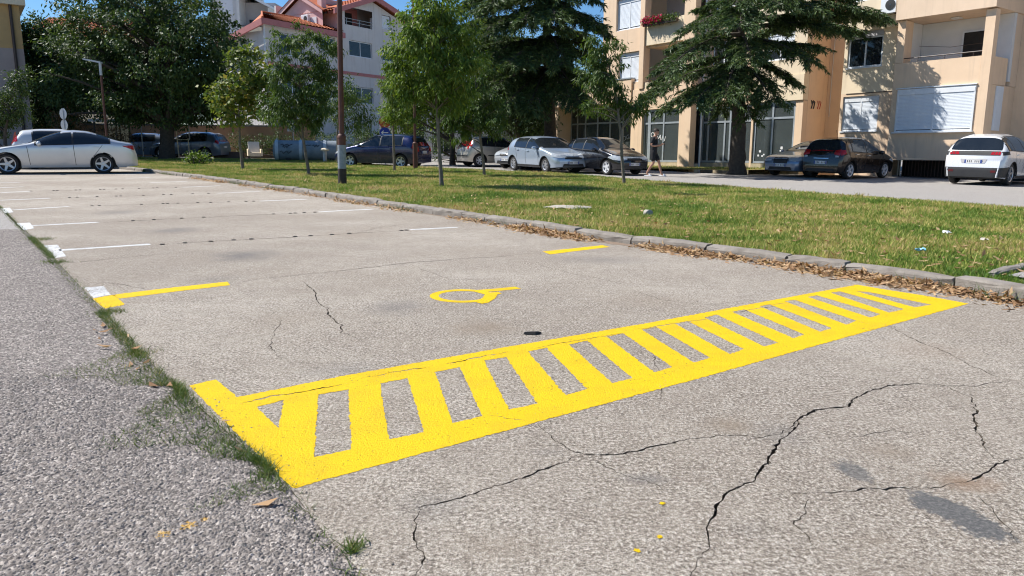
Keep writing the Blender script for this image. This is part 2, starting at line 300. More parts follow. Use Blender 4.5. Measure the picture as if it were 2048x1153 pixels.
CED2 = [((9.13, 31.2, 4.39), (4.97, 29.0, 2.94)), ((9.1, 31.2, 4.78), (5.91, 32.2, 3.74)), ((9.05, 31.2, 5.55), (5.48, 28.0, 3.86)), ((9.14, 31.2, 5.74), (6.46, 31.7, 5.1)), ((9.16, 31.2, 4.0), (6.02, 30.4, 2.64)), ((9.18, 31.2, 6.51), (6.47, 28.7, 5.36)), ((9.15, 31.2, 6.89), (7.62, 32.2, 6.66)), ((9.12, 31.2, 4.0), (6.57, 27.7, 2.7)), ((9.12, 31.2, 4.59), (7.56, 27.4, 2.96)), ((9.1, 31.2, 5.36), (8.24, 27.0, 4.13)), ((9.1, 31.2, 6.32), (7.72, 26.7, 5.25)), ((9.13, 31.2, 7.26), (7.79, 27.7, 6.08)), ((9.13, 31.2, 4.39), (9.54, 28.2, 2.85)), ((9.15, 31.2, 4.78), (10.87, 29.7, 3.61)), ((9.16, 31.2, 5.36), (10.88, 28.4, 4.31)), ((9.2, 31.2, 5.74), (12.91, 30.4, 5.67)), ((9.18, 31.2, 5.94), (15.31, 31.8, 6.19)), ((9.21, 31.2, 6.13), (14.58, 32.8, 5.83)), ((9.19, 31.2, 4.97), (11.6, 29.4, 4.88)), ((9.19, 31.2, 6.89), (11.2, 28.7, 6.11)), ((9.21, 31.2, 7.45), (13.34, 31.2, 6.93)), ((9.17, 31.2, 8.01), (10.57, 29.2, 7.07)), ((9.17, 31.2, 8.01), (6.98, 29.7, 6.95)), ((9.16, 31.2, 8.93), (9.76, 29.2, 7.93)), ((9.16, 31.2, 8.93), (7.61, 30.2, 8.14)), ((9.18, 31.2, 5.17), (11.39, 33.4, 6.08)), ((9.14, 31.2, 5.74), (8.43, 33.7, 6.5)), ((9.15, 31.2, 4.2), (9.22, 29.7, 2.27)), ((9.11, 31.2, 4.2), (8.72, 32.2, 2.55)), ((9.14, 31.2, 7.07), (9.35, 27.6, 6.08)), ((9.18, 31.2, 6.51), (14.36, 30.7, 6.3))]
CED1_BASE = (2.03, 41.61)
CED1_TRUNK = [(1.88, 38.5, 0.85), (1.73, 38.5, 4.54), (1.29, 38.5, 10.4), (1.07, 38.5, 15.49)]
CED1 = [((1.73, 38.5, 4.54), (-1.62, 36.0, 3.72)), ((1.73, 38.5, 4.54), (-0.43, 35.5, 2.8)), ((1.72, 38.5, 4.79), (0.72, 34.5, 2.77)), ((1.72, 38.5, 5.03), (2.52, 34.5, 3.23)), ((1.72, 38.5, 5.03), (4.26, 37.0, 3.98)), ((1.7, 38.5, 5.75), (-2.18, 37.5, 5.35)), ((1.62, 38.5, 5.98), (-1.0, 34.5, 4.71)), ((1.62, 38.5, 6.22), (0.45, 33.5, 4.52)), ((1.62, 38.5, 6.22), (2.19, 33.5, 4.75)), ((1.62, 38.5, 6.22), (3.92, 35.5, 5.2)), ((1.52, 38.5, 7.17), (-2.21, 36.0, 6.3)), ((1.52, 38.5, 7.4), (-1.22, 34.3, 6.07)), ((1.51, 38.5, 7.64), (0.42, 33.5, 6.18)), ((1.51, 38.5, 7.64), (1.72, 33.5, 5.99)), ((1.51, 38.5, 7.64), (3.32, 34.5, 6.36)), ((1.46, 38.5, 7.87), (4.17, 37.0, 6.51)), ((1.45, 38.5, 8.57), (-2.36, 36.5, 7.48)), ((1.44, 38.5, 9.03), (-0.9, 34.5, 7.36)), ((1.38, 38.5, 9.26), (0.63, 34.0, 7.49)), ((1.38, 38.5, 9.26), (2.15, 34.0, 7.41)), ((1.38, 38.5, 9.26), (3.61, 35.5, 7.59)), ((1.31, 38.5, 10.18), (-1.66, 36.5, 8.59)), ((1.31, 38.5, 10.18), (0.19, 34.5, 8.41)), ((1.31, 38.5, 10.18), (2.6, 34.5, 8.44)), ((1.27, 38.5, 11.08), (-0.72, 35.5, 9.46)), ((1.27, 38.5, 11.08), (1.98, 35.5, 9.49)), ((1.23, 38.5, 11.98), (-0.06, 36.5, 10.77)), ((1.73, 38.5, 4.3), (3.42, 39.5, 3.02)), ((1.73, 38.5, 4.54), (-1.8, 40.0, 2.99)), ((1.71, 38.5, 5.27), (-0.77, 40.5, 4.43)), ((1.61, 38.5, 6.7), (3.92, 40.5, 6.51)), ((1.5, 38.5, 8.1), (-1.83, 40.5, 7.69)), ((1.43, 38.5, 9.49), (3.33, 40.5, 8.97)), ((1.74, 38.5, 4.18), (-2.42, 37.5, 3.1)), ((1.72, 38.5, 4.79), (-3.24, 38.5, 4.73)), ((1.65, 38.5, 5.75), (-3.19, 39.5, 6.05))]
# ---------------------------------------------------------------- ground materials
def stains(t, pos, base, lst):
    cols = {'d': (.16, .155, .15), 'b': (.27, .21, .15), 'p': (.105, .11, .115), 'r': (.30, .19, .115)}
    wob = t.noise(pos, 5.0, 5.0, .65)
    wob2 = t.noise(pos, 40.0, 2.0, .6)
    for (x, y, a, b, k, s, *rot) in lst:
        mp = t.n('ShaderNodeMapping', vector_type='TEXTURE')
        t.l(pos, mp.inputs['Vector'])
        mp.inputs['Location'].default_value = (x, y, 0)
        mp.inputs['Scale'].default_value = (a, b, 1)
        if rot: mp.inputs['Rotation'].default_value = (0, 0, rot[0])
        ln = t.n('ShaderNodeVectorMath', operation='LENGTH'); t.l(mp.outputs[0], ln.inputs[0])
        d = t.math('ADD', ln.outputs['Value'], t.math('MULTIPLY', t.math('SUBTRACT', wob, .5), 1.6))
        if k == 'p':
            fac = t.ramp(t.math('ADD', d, t.math('MULTIPLY', t.math('SUBTRACT', wob2, .5), .9)), [(.70, s), (1.0, 0.0)])
        else:
            fac = t.ramp(d, [(.1, s), (1.15, 0.0)])
        base = t.mix(fac, base, cols[k])
    return base

def grain(t, p):
    """shared relief of the old concrete: coarse sand and small chips"""
    g1 = t.noise(p, 66.0, 4.0, .80)
    g2 = t.noise(p, 190.0, 2.0, .7)
    return g1, g2

def concrete_material():
    m, nt, b = nodes('concrete_paving'); t = NT(nt)
    p = t.pos()
    big = t.noise(p, .7, 5.0, .6)
    mid = t.noise(p, 5.0, 5.0, .65)
    c = t.mix(t.ramp(big, [(.38, 0.0), (.60, 1.0)]), (.425, .362, .288), (.54, .475, .392))
    c = t.mix(t.ramp(mid, [(.42, 0.0), (.72, .55)]), c, (.30, .252, .20))
    wear = t.ramp(t.noise(p, .33, 3.0, .55), [(.45, 0.0), (.60, .55)])
    c = t.mix(wear, c, (.30, .245, .19))
    mott = t.noise(p, 15.0, 6.0, .78)
    c = t.mix(t.ramp(mott, [(.36, .62), (.48, 0.0)]), c, (.20, .165, .128))
    c = t.mix(t.ramp(mott, [(.53, 0.0), (.66, .55)]), c, (.68, .615, .53))
    g1, g2 = grain(t, p)
    # mottled grain: light mortar, darker exposed sand; its strength itself drifts
    var = t.ramp(t.noise(p, 2.1, 4.0, .6), [(.35, .6), (.65, 1.0)])
    c = t.mix(t.math('MULTIPLY', t.ramp(g1, [(.37, 1.0), (.49, 0.0)]), var), c, (.085, .068, .054))
    c = t.mix(t.math('MULTIPLY', t.ramp(g1, [(.51, 0.0), (.61, .9)]), var), c, (.86, .79, .69))
    c = t.mix(t.ramp(g2, [(.38, .7), (.50, 0.0)]), c, (.16, .135, .11))
    # single dark stones of different sizes, thick in some places and missing in others
    for sc_, th in ((70.0, .80), (125.0, .70)):
        w = t.n('ShaderNodeVectorMath', operation='ADD'); t.l(p, w.inputs[0])
        nv = t.n('ShaderNodeTexNoise'); t.l(p, nv.inputs['Vector']); nv.inputs['Scale'].default_value = sc_ * .9
        sv = t.n('ShaderNodeVectorMath', operation='SCALE'); t.l(nv.outputs['Color'], sv.inputs[0]); sv.inputs['Scale'].default_value = .9 / sc_
        t.l(sv.outputs[0], w.inputs[1])
        ce = t.n('ShaderNodeTexVoronoi', feature='F1'); t.l(w.outputs[0], ce.inputs['Vector']); ce.inputs['Scale'].default_value = sc_
        sp = t.n('ShaderNodeSeparateColor'); t.l(ce.outputs['Color'], sp.inputs[0])
        k = t.math('MULTIPLY', t.ramp(ce.outputs['Distance'], [(.18, 1.0), (.36, 0.0)]), t.ramp(t.math('ADD', sp.outputs[0], t.math('MULTIPLY', t.math('SUBTRACT', t.noise(p, 1.3, 3.0), .5), .8)), [(th, 0.0), (th + .05, .8)]))
        c = t.mix(k, c, t.ramp(sp.outputs[1], [(.0, (.07, .058, .05)), (1.0, (.22, .18, .15))]))
    c = stains(t, p, c, STAINS)
    t.l(c, b.inputs['Base Color'])
    b.inputs['Roughness'].default_value = .9
    b.inputs['Specular IOR Level'].default_value = .25
    h = t.math('ADD', g1, t.math('MULTIPLY', g2, .3))
    t.l(t.bump(h, 1.0, .014), b.inputs['Normal'])
    return m

def asphalt_height(t, p):
    d = t.voro(p, 96.0)
    d2 = t.voro(p, 150.0)
    h = t.math('SUBTRACT', 1.0, t.math('MULTIPLY', d, 1.15))
    h = t.math('ADD', h, t.math('MULTIPLY', t.math('SUBTRACT', .6, d2), .35))
    h = t.math('ADD', h, t.math('MULTIPLY', t.math('SUBTRACT', t.noise(p, 24.0, 3.0, .6), .5), 1.9))
    return h, d

def asphalt_material(true_disp=True):
    m, nt, b = nodes('coarse_asphalt' if true_disp else 'worn_street_asphalt'); t = NT(nt)
    p = t.pos()
    cell = t.n('ShaderNodeTexVoronoi', feature='F1'); t.l(p, cell.inputs['Vector']); cell.inputs['Scale'].default_value = 96.0
    sp = t.n('ShaderNodeSeparateColor'); t.l(cell.outputs['Color'], sp.inputs[0])
    c = t.ramp(sp.outputs[0], [(.0, (.14, .122, .11)), (.45, (.245, .216, .193)), (.8, (.34, .30, .268)), (1.0, (.52, .465, .415))] if true_disp else [(.0, (.30, .28, .26)), (.45, (.36, .335, .31)), (.8, (.41, .385, .355)), (1.0, (.46, .43, .40))])
    big = t.noise(p, 1.1, 5.0, .6)
    c = t.mix(t.ramp(big, [(.4, 0.0), (.75, .35)]), c, (.20, .178, .16) if true_disp else (.30, .28, .26))
    c = t.mix(t.math('MULTIPLY', t.ramp(sp.outputs[1], [(.9, 0.0), (.94, 1.0)]), .8), c, (.10, .095, .09))
    if true_disp:
        # a few drops of yellow road paint fallen on the stones
        for (x, y, r) in ((-.62, 2.13, .035), (-.60, 2.17, .02), (-.655, 2.08, .03)):
            mp = t.n('ShaderNodeMapping', vector_type='TEXTURE'); t.l(p, mp.inputs['Vector'])
            mp.inputs['Location'].default_value = (x * 1.62, y * 1.0, 0); mp.inputs['Scale'].default_value = (r, r, 1)
            ln = t.n('ShaderNodeVectorMath', operation='LENGTH'); t.l(mp.outputs[0], ln.inputs[0])
            dd = t.math('ADD', ln.outputs['Value'], t.math('MULTIPLY', t.math('SUBTRACT', t.noise(p, 90.0), .5), 2.5))
            c = t.mix(t.ramp(dd, [(.4, .65), (.65, 0.0)]), c, (.62, .36, .05))
    t.l(c, b.inputs['Base Color'])
    b.inputs['Roughness'].default_value = .92
    b.inputs['Specular IOR Level'].default_value = .2
    h, d = asphalt_height(t, p)
    fine = t.noise(p, 380.0, 2.0, .6)
    if true_disp:
        dp = t.n('ShaderNodeDisplacement'); t.l(h, dp.inputs['Height'])
        dp.inputs['Midlevel'].default_value = .9; dp.inputs['Scale'].default_value = .0070
        t.l(dp.outputs[0], nt.nodes['Material Output'].inputs['Displacement'])
        m.displacement_method = 'BOTH'
        t.l(t.bump(fine, .6, .003), b.inputs['Normal'])
    else:
        t.l(t.bump(h, .8, .008), b.inputs['Normal'])
    return m

def paint_material(name, c, c2, dirt, holes):
    m, nt, b = nodes(name); t = NT(nt)
    p = t.pos()
    f = t.noise(p, 9.0, 5.0, .65)
    cc = t.mix(t.ramp(f, [(.35, 0.0), (.75, .7)]), c, c2)
    cc = t.mix(t.ramp(t.noise(p, 2.6, 5.0, .7), [(.48, 0.0), (.78, .42)]), cc, dirt)
    g1, g2 = grain(t, p)
    cc = t.mix(t.ramp(g1, [(.34, .75), (.44, 0.0)]), cc, dirt)
    t.l(cc, b.inputs['Base Color'])
    b.inputs['Roughness'].default_value = .7
    b.inputs['Specular IOR Level'].default_value = .25
    h = t.math('ADD', g1, t.math('MULTIPLY', g2, .3))
    t.l(t.bump(h, 1.0, .012), b.inputs['Normal'])
    # thin paint: hollows of the concrete stay bare
    tr = t.n('ShaderNodeBsdfTransparent'); mx = t.n('ShaderNodeMixShader')
    wv = t.math('ADD', g1, t.math('MULTIPLY', t.math('SUBTRACT', t.noise(p, 3.5, 4.0, .7), .5), .45))
    t.l(t.ramp(wv, [(holes - .03, 1.0), (holes + .03, 0.0)]), mx.inputs[0])
    t.l(b.outputs[0], mx.inputs[1]); t.l(tr.outputs[0], mx.inputs[2])
    t.l(mx.outputs[0], nt.nodes['Material Output'].inputs['Surface'])
    return m

def lawn_colors(t, p, rnd=None):
    f = t.noise(p, .55, 5.0, .62)
    f2 = t.noise(p, 3.2, 4.0, .6)
    d = t.math('ADD', t.math('MULTIPLY', f, .62), t.math('MULTIPLY', f2, .38))
    if rnd is not None:
        d = t.math('ADD', d, t.math('MULTIPLY', t.math('SUBTRACT', rnd, .5), .22))
    return t.ramp(d, [(.36, (.088, .175, .024)), (.455, (.175, .275, .038)), (.515, (.31, .355, .07)), (.57, (.54, .45, .155)), (.66, (.55, .40, .20))])

def lawn_soil_material():
    m, nt, b = nodes('lawn_soil'); t = NT(nt); p = t.pos()
    c = t.mix(.45, lawn_colors(t, p), (.17, .125, .075))
    c = t.mix(t.ramp(t.noise(p, 60.0, 3.0, .7), [(.35, 0.0), (.7, .6)]), c, (.10, .085, .045))
    t.l(c, b.inputs['Base Color']); b.inputs['Roughness'].default_value = 1.0; b.inputs['Specular IOR Level'].default_value = .1
    t.l(t.bump(t.noise(p, 45.0, 4.0, .7), 1.0, .03), b.inputs['Normal'])
    return m

def foliage(name, stops, trans=.35, rough=.55, pos_scale=.6, spec=.35):
    """leaf material: colour varies per leaf and by clump"""
    m, nt, b = nodes(name); t = NT(nt)
    g = t.n('ShaderNodeNewGeometry')
    rnd = g.outputs['Random Per Island']
    d = t.math('ADD', t.math('MULTIPLY', rnd, .55), t.math('MULTIPLY', t.noise(g.outputs['Position'], pos_scale, 3.0, .6), .45))
    c = t.ramp(d, stops)
    t.l(c, b.inputs['Base Color']); b.inputs['Roughness'].default_value = rough; b.inputs['Specular IOR Level'].default_value = spec
    tr = t.n('ShaderNodeBsdfTranslucent')
    t.l(t.mix(1.0, c, (1.25, 1.2, .55), 'MULTIPLY'), tr.inputs['Color'])
    mx = t.n('ShaderNodeMixShader'); mx.inputs[0].default_value = trans
    t.l(b.outputs[0], mx.inputs[1]); t.l(tr.outputs[0], mx.inputs[2])
    t.l(mx.outputs[0], nt.nodes['Material Output'].inputs['Surface'])
    return m

def grass_material():
    m, nt, b = nodes('grass_blades'); t = NT(nt)
    g = t.n('ShaderNodeNewGeometry')
    c = lawn_colors(t, g.outputs['Position'], g.outputs['Random Per Island'])
    t.l(c, b.inputs['Base Color']); b.inputs['Roughness'].default_value = .6; b.inputs['Specular IOR Level'].default_value = .25
    tr = t.n('ShaderNodeBsdfTranslucent'); t.l(c, tr.inputs['Color'])
    mx = t.n('ShaderNodeMixShader'); mx.inputs[0].default_value = .3
    t.l(b.outputs[0], mx.inputs[1]); t.l(tr.outputs[0], mx.inputs[2])
    t.l(mx.outputs[0], nt.nodes['Material Output'].inputs['Surface'])
    return m

M = {}
M['concrete'] = concrete_material()
M['asphalt'] = asphalt_material(True)
M['street'] = asphalt_material(False)
M['yellow'] = paint_material('yellow_road_paint', (.87, .58, .004), (.79, .50, .004), (.50, .30, .03), .325)
M['white_paint'] = paint_material('white_road_paint', (.76, .76, .75), (.62, .62, .61), (.40, .38, .35), .40)
M['soil'] = simple('dark_soil', (.075, .06, .045), (.13, .105, .075), 12, .95, bump=.6)
M['lawn_soil'] = lawn_soil_material()
M['grass'] = grass_material()
M['kerb'] = simple('kerb_concrete', (.30, .268, .23), (.19, .165, .138), 6, .9, bump=.9, bscale=90)
M['ground'] = simple('dry_ground', (.27, .24, .20), (.20, .19, .13), .3, .95, bump=.5, bscale=8)

# ---------------------------------------------------------------- ground sheets
def sheet(name, pts, z, mat, parent=None, kind='structure'):
    mb = MB()
    pts = [Vector((x, y, 0)) for x, y in pts]
    tris = geometry.tessellate_polygon([pts])
    mb.add([(p.x, p.y, z) for p in pts], [tuple(t) for t in tris])
    o = mb.build(name, mat, parent)
    me = o.data
    bm = bmesh.new(); bm.from_mesh(me); bmesh.ops.recalc_face_normals(bm, faces=bm.faces)
    if sum(f.normal.z for f in bm.faces) < 0: bmesh.ops.reverse_faces(bm, faces=bm.faces)
    bm.to_mesh(me); bm.free()
    if parent is None: o["kind"] = kind
    return o

def ribbon(pts, w, jit=.35, step=.05, taper=True):
    """ragged outline of a band of width w along a polyline"""
    P = [Vector((x, y)) for x, y in pts]
    crack = jit > .3
    near = sum(p.length for p in P) / len(P)
    if crack: step = .018 if near < 5 else .045
    out = []
    for a, b in zip(P, P[1:]):
        n = max(1, int((b - a).length / step))
        for k in range(n): out.append(a.lerp(b, k / n))
    out.append(P[-1])
    L, Rr = [], []
    wander = 0.0
    for i, p in enumerate(out):
        d = (out[min(i + 1, len(out) - 1)] - out[max(i - 1, 0)]).normalized()
        nn = Vector((-d.y, d.x))
        if crack: wander = wander * .78 + random.gauss(0, .0048 if near < 5 else .008)
        s = p + nn * wander
        ww = w * .5 * (1 + random.uniform(-jit, jit) * 1.7)
        if taper:
            e = min(i, len(out) - 1 - i) / max(1, len(out) * .18)
            ww *= max(.2, min(1, e))
            if crack: ww *= .65 + .5 * math.sin(i * .09 + w * 900) ** 2
        ww = max(ww, .0010)
        L.append(s + nn * ww); Rr.append(s - nn * ww)
    return [(q.x, q.y) for q in L] + [(q.x, q.y) for q in reversed(Rr)]

def cut_sheet(name, outer, holes, z, depth, mats, parent=None):
    """flat sheet with openings cut right through; the rims go down by depth"""
    vs_, fs = [], []
    for poly in [outer] + holes:
        o = len(vs_)
        if sum(poly[i - 1][0] * poly[i][1] - poly[i][0] * poly[i - 1][1] for i in range(len(poly))) < 0: poly = poly[::-1]
        vs_ += [Vector(p) for p in poly]
        fs.append(list(range(o, o + len(poly))))
    V, E, F, _, _, OF = geometry.delaunay_2d_cdt(vs_, [], fs, 1, 1e-5, True)
    keep = [f for f, of in zip(F, OF) if list(of) == [0]]
    mb = MB()
    mb.add([(p.x, p.y, z) for p in V], [])
    cnt = {}
    for f in keep:
        f = list(f)
        a = sum(V[f[i]].x * V[f[(i + 1) % len(f)]].y - V[f[(i + 1) % len(f)]].x * V[f[i]].y for i in range(len(f)))
        if a < 0: f.reverse()
        mb.f.append(tuple(f)); mb.m.append(0)
        for i in range(len(f)):
            e = (f[i], f[(i + 1) % len(f)])
            cnt[e] = cnt.get(e, 0) + 1
    if depth:
        low = {}
        def lo(i):
            if i not in low:
                low[i] = len(mb.v); mb.v.append((V[i].x, V[i].y, z - depth))
            return low[i]
        for (a, b) in [e for e in cnt if (e[1], e[0]) not in cnt]:
            mb.f.append((b, a, lo(a), lo(b))); mb.m.append(1 if len(mats) > 1 else 0)
    o = mb.build(name, mats, parent)
    if parent is None: o["kind"] = 'structure'
    return o

def jitter_poly(pts, step=.06, j=.004):
    out = []
    n = len(pts)
    for i in range(n):
        a, b = Vector(pts[i]), Vector(pts[(i + 1) % n])
        k = max(1, int((b - a).length / step))
        for q in range(k):
            p = a.lerp(b, q / k)
            out.append((p.x + random.gauss(0, j), p.y + random.gauss(0, j)))
    return out

sheet('ground', [(-600, -300), (600, -300), (600, 900), (-600, 900)], -.6, M['ground'])
# the street behind the lawn and the whole yard up to the houses
_o = Vector((8.90, 39.76)); _a = Vector((-.59325, .80479)) * 1.104; _b = Vector((-.80499, -.59327)) * 1.104
STA = tuple(_o + _a * -9.4 + _b * -1.5); STB = tuple(_o + _a * -6.15 + _b * 4.35); STC = tuple(_o + _a * 9.5 + _b * 4.35)
street = sheet('street', [(70, -10), (70, 62), (10.8, 62), STA, STB, STC, (-2, 62), (-70, 62), (-70, 33), (-20, 33), (-12.5, 26), (-8, 34), (0, 26), (4.5, 20), (8, 14), (12, 4), (12, -10)], -.012, M['street'])

kd = Vector((KERB[0][0] - KERB[3][0], KERB[0][1] - KERB[3][1])).normalized()
KLINE = [(KERB[0][0] + kd.x * 3.2, KERB[0][1] + kd.y * 3.2)] + KERB + [(-16.6, 30.4)]
EL = [(-26, 36), (-14.5, 20.2)] + EDGE + [(.35, .75), (1.0, -1.5)]
lot_outer = [(KLINE[0][0] + .02, KLINE[0][1]), *[(x + .03, y + .02) for x, y in KLINE[1:]], (-19, 40), (-30, 40)] + EL + [(8.5, -1.5)]
crack_polys = [ribbon(p, w) for w, p in CRACKS]
# joint that runs below the far line of the hatched field
crack_polys += [ribbon(p, w * 1.2) for w, p in SLITS]
lot = cut_sheet('parking_pavement', lot_outer, crack_polys, 0.0, .03, [M['concrete'], M['soil']])
sheet('subsoil', [(x, y) for x, y in lot_outer], -.03, M['soil'])

hatch = cut_sheet('hatched_marking', jitter_poly(HATCH, .016, .0024), [jitter_poly(g, .016, .0024) for g in GAPS] + [ribbon(p, w) for w, p in SLITS], .0013, 0, [M['yellow']], lot)
def paint(name, pts, mat):
    return cut_sheet(name, jitter_poly(pts, .018, .0026), [], .0013, 0, [mat], lot)
for y in YELLOW2: paint('yellow_bay_line', y, M['yellow'])
for y in WHITE: paint('white_corner_mark', y, M['white_paint'])
for w, p in WLINES: paint('white_bay_line', ribbon(p, w, jit=.15, taper=False), M['white_paint'])
# wheelchair symbol: ring, back, leg and foot strokes joined in one stencil mark
mb = MB()
for k, (w, p) in enumerate(SYMBOL):
    P = [Vector(q) for q in p]
    rows = [[], []]
    closed = (P[0] - P[-1]).length < 1e-3
    for i, q in enumerate(P):
        a = P[i - 1] if i > 0 else (P[-2] if closed else P[0])
        b = P[(i + 1)] if i < len(P) - 1 else (P[1] if closed else P[-1])
        d = (b - a).normalized(); nn = Vector((-d.y, d.x)) * w * .5
        rows[0].append((q.x + nn.x, q.y + nn.y, .0012 + k * .0004)); rows[1].append((q.x - nn.x, q.y - nn.y, .0012 + k * .0004))
    mb.grid([rows[1], rows[0]])
mb.build('wheelchair_symbol', M['yellow'], lot)
# drops of yellow paint
for (x, y) in ((.47, 2.11), (.385, 2.03), (.52, 2.33)):
    mb = MB(); mb.poly([(x + .011 * random.uniform(.6, 1.3) * math.cos(a), y + .011 * random.uniform(.6, 1.3) * math.sin(a), .0025) for a in [i * 2 * math.pi / 9 for i in range(9)]])
    mb.build('paint_drop', M['yellow'], lot)

# soil washed against the kerb foot
M['kerb_dirt'] = simple('kerb_dirt', (.20, .135, .085), (.30, .23, .17), 22, .95, bump=.8, bscale=120)
_kp = [Vector(p) for p in KLINE]
for (i0, i1, w0) in ((0, 5, .20), (4, 8, .12), (7, 11, .08)):
    seg = _kp[i0:i1 + 1]; d0 = [(b - a).normalized() for a, b in zip(seg, seg[1:])]
    out_, inn = [], []
    for a, b, dd in zip(seg, seg[1:], d0):
        k = max(2, int((b - a).length / .07))
        for q in range(k):
            p = a.lerp(b, q / k); nn = Vector((-dd.y, dd.x)); nn = -nn if nn.x > 0 else nn
            out_.append(p + nn * (w0 * (.55 + .45 * math.sin(p.x * 5 + p.y * 3)) + random.gauss(0, .022) + .03)); inn.append(p - nn * .03)
    cut_sheet('kerb_dirt', [tuple(p) for p in inn] + [tuple(p) for p in reversed(out_)], [], .0014 + i0 * .0002, 0, [M['kerb_dirt']], lot)

# coarse asphalt lane at the left: dense relief near the camera, plain sheet further off
def dist_poly(P, line):
    best = np.full(len(P), 1e9)
    for (a, b) in zip(line, line[1:]):
        a = np.array(a); b = np.array(b); d = b - a
        t = np.clip(((P - a) @ d) / (d @ d), 0, 1)
        best = np.minimum(best, np.linalg.norm(P - (a + t[:, None] * d), axis=1))
    return best

def lane_side(P):
    """True on the lane side of the edge line"""
    poly = EL + [(-40, -1.5), (-40, 36)]
    return inside(P, poly)

def relief_patch(name, x0, x1, y0, y1, st, parent):
    nx, ny = int((x1 - x0) / st), int((y1 - y0) / st)
    X, Y = np.meshgrid(np.linspace(x0, x1, nx + 1), np.linspace(y0, y1, ny + 1))
    P = np.stack([X.ravel(), Y.ravel()], 1)
    Z = .010 + .004 * np.sin(P[:, 0] * 2.1) * np.cos(P[:, 1] * 1.7)
    dl = dist_poly(P, EL)
    Z -= .013 * np.exp(-(dl / .06) ** 2)
    idx = np.arange(len(P)).reshape(ny + 1, nx + 1)
    F = np.stack([idx[:-1, :-1].ravel(), idx[:-1, 1:].ravel(), idx[1:, 1:].ravel(), idx[1:, :-1].ravel()], 1)
    C = P[F].mean(1)
    wob = .022 * np.sin(C[:, 1] * 19 + C[:, 0] * 7) + .016 * np.sin(C[:, 1] * 47)
    ok = lane_side(C) | (dist_poly(C, EL) < .006)
    # only what can be seen from near the photograph's place
    F = F[ok]
    used = np.unique(F); remap = np.zeros(len(P), int); remap[used] = np.arange(len(used))
    me = fast_mesh(name, np.column_stack([P[used], Z[used]]), remap[F])
    return link(name, me, M['asphalt'], parent, smooth=3.2)
lane = relief_patch('asphalt_lane', -2.7, -.2, 1.5, 3.6, .0052, None)
lane["kind"] = 'structure'
relief_patch('lane_surface', -7.5, -1.2, 3.6, 9.6, .016, lane)
sheet('lane_surface', [(-40, 36)] + [(x - .02, y - .02) for x, y in EL] + [(-40, -1.5)], -.008, M['street'], lane)

# ---------------------------------------------------------------- kerb: single stones
kerb = empty('kerb'); kerb["kind"] = 'structure'
def along(line):
    P = [Vector(p) for p in line]; acc = [0]
    for a, b in zip(P, P[1:]): acc.append(acc[-1] + (b - a).length)
    def at(s):
        s = max(0, min(s, acc[-1] - 1e-6))
        for i in range(len(P) - 1):
            if s <= acc[i + 1]:
                return P[i].lerp(P[i + 1], (s - acc[i]) / (acc[i + 1] - acc[i])), (P[i + 1] - P[i]).normalized()
    return at, acc[-1]
kat, klen = along(KLINE)
def kerb_stone(parent, p0, p1, w=.17, h=.105, z0=-.05):
    d = (p1 - p0); L = d.length; ang = math.atan2(d.y, d.x)
    j = lambda s=.006: random.gauss(0, s)
    n = 5
    prof = [(0, z0), (.004, h * .55), (.012, h - .022), (.035, h), (w - .02, h + .002), (w, h - .015), (w, z0)]
    rows = []
    for i in range(n + 1):
        x = L * i / n + (.006 if i == 0 else (-.006 if i == n else 0))
        r = []
        for (y, z) in prof:
            e = .008 if i in (0, n) else .0035
            r.append((x + (j(.006) if i in (0, n) else 0), -y + j(e), z + (j(e) if z > 0 else 0) - (.010 if i in (0, n) and z > h * .8 else 0)))
        rows.append(r)
    mb = MB(); mb.grid([list(reversed(r)) for r in rows])
    mb.poly([p for p in rows[0]]); mb.poly(list(reversed(rows[-1])))
    o = mb.build('kerbstone', M['kerb'], parent)
    o.location = (p0.x, p0.y, random.gauss(0, .006)); o.rotation_euler = (random.gauss(0, .02), 0, ang + random.gauss(0, .006))
    return o
s = 0.0
while s < klen - .5:
    L = random.choice((.95, 1.0, 1.0, .6, .8))
    a, _ = kat(s); b, _ = kat(min(s + L, klen))
    kerb_stone(kerb, a, b)
    s += L + random.uniform(.006, .022)
# kerbed corner of the paved tree pit at the right
pit = empty('paved_pit'); pit["kind"] = 'structure'
pc = Vector((4.06, 6.42)); pd = Vector((.80, .60)).normalized()
for k in range(4):
    kerb_stone(pit, pc + pd * (.15 + k * .99), pc + pd * (.15 + k * .99 + .97), w=.11, h=.135)
sheet('pit_asphalt', [(pc.x + .3, pc.y + .0), (pc.x + 3.6, pc.y + 2.45), (pc.x + 6, pc.y - .5), (pc.x + 1.2, pc.y - 2.0)], .105, M['street'], pit)
# ---------------------------------------------------------------- lawn
LAWN = [(x + .10, y + .08) for x, y in KLINE[1:]] + [(-20, 33.5), (-24, 43), (-11, 43.5)] + LAWN_FAR[::-1] + [(13.5, 9.2), (13.5, 2.2), (7.4, 1.0)]
LAWN_IN = [(x + .13, y + .1) for x, y in KLINE[1:]] + [(-20, 33.5), (-24, 43), (-11, 43.5)] + LAWN_FAR[::-1] + [(11.2, 12.0), (7.63, 8.9), (4.45, 6.5)]
lawn = sheet('lawn', LAWN, .085, M['lawn_soil'])

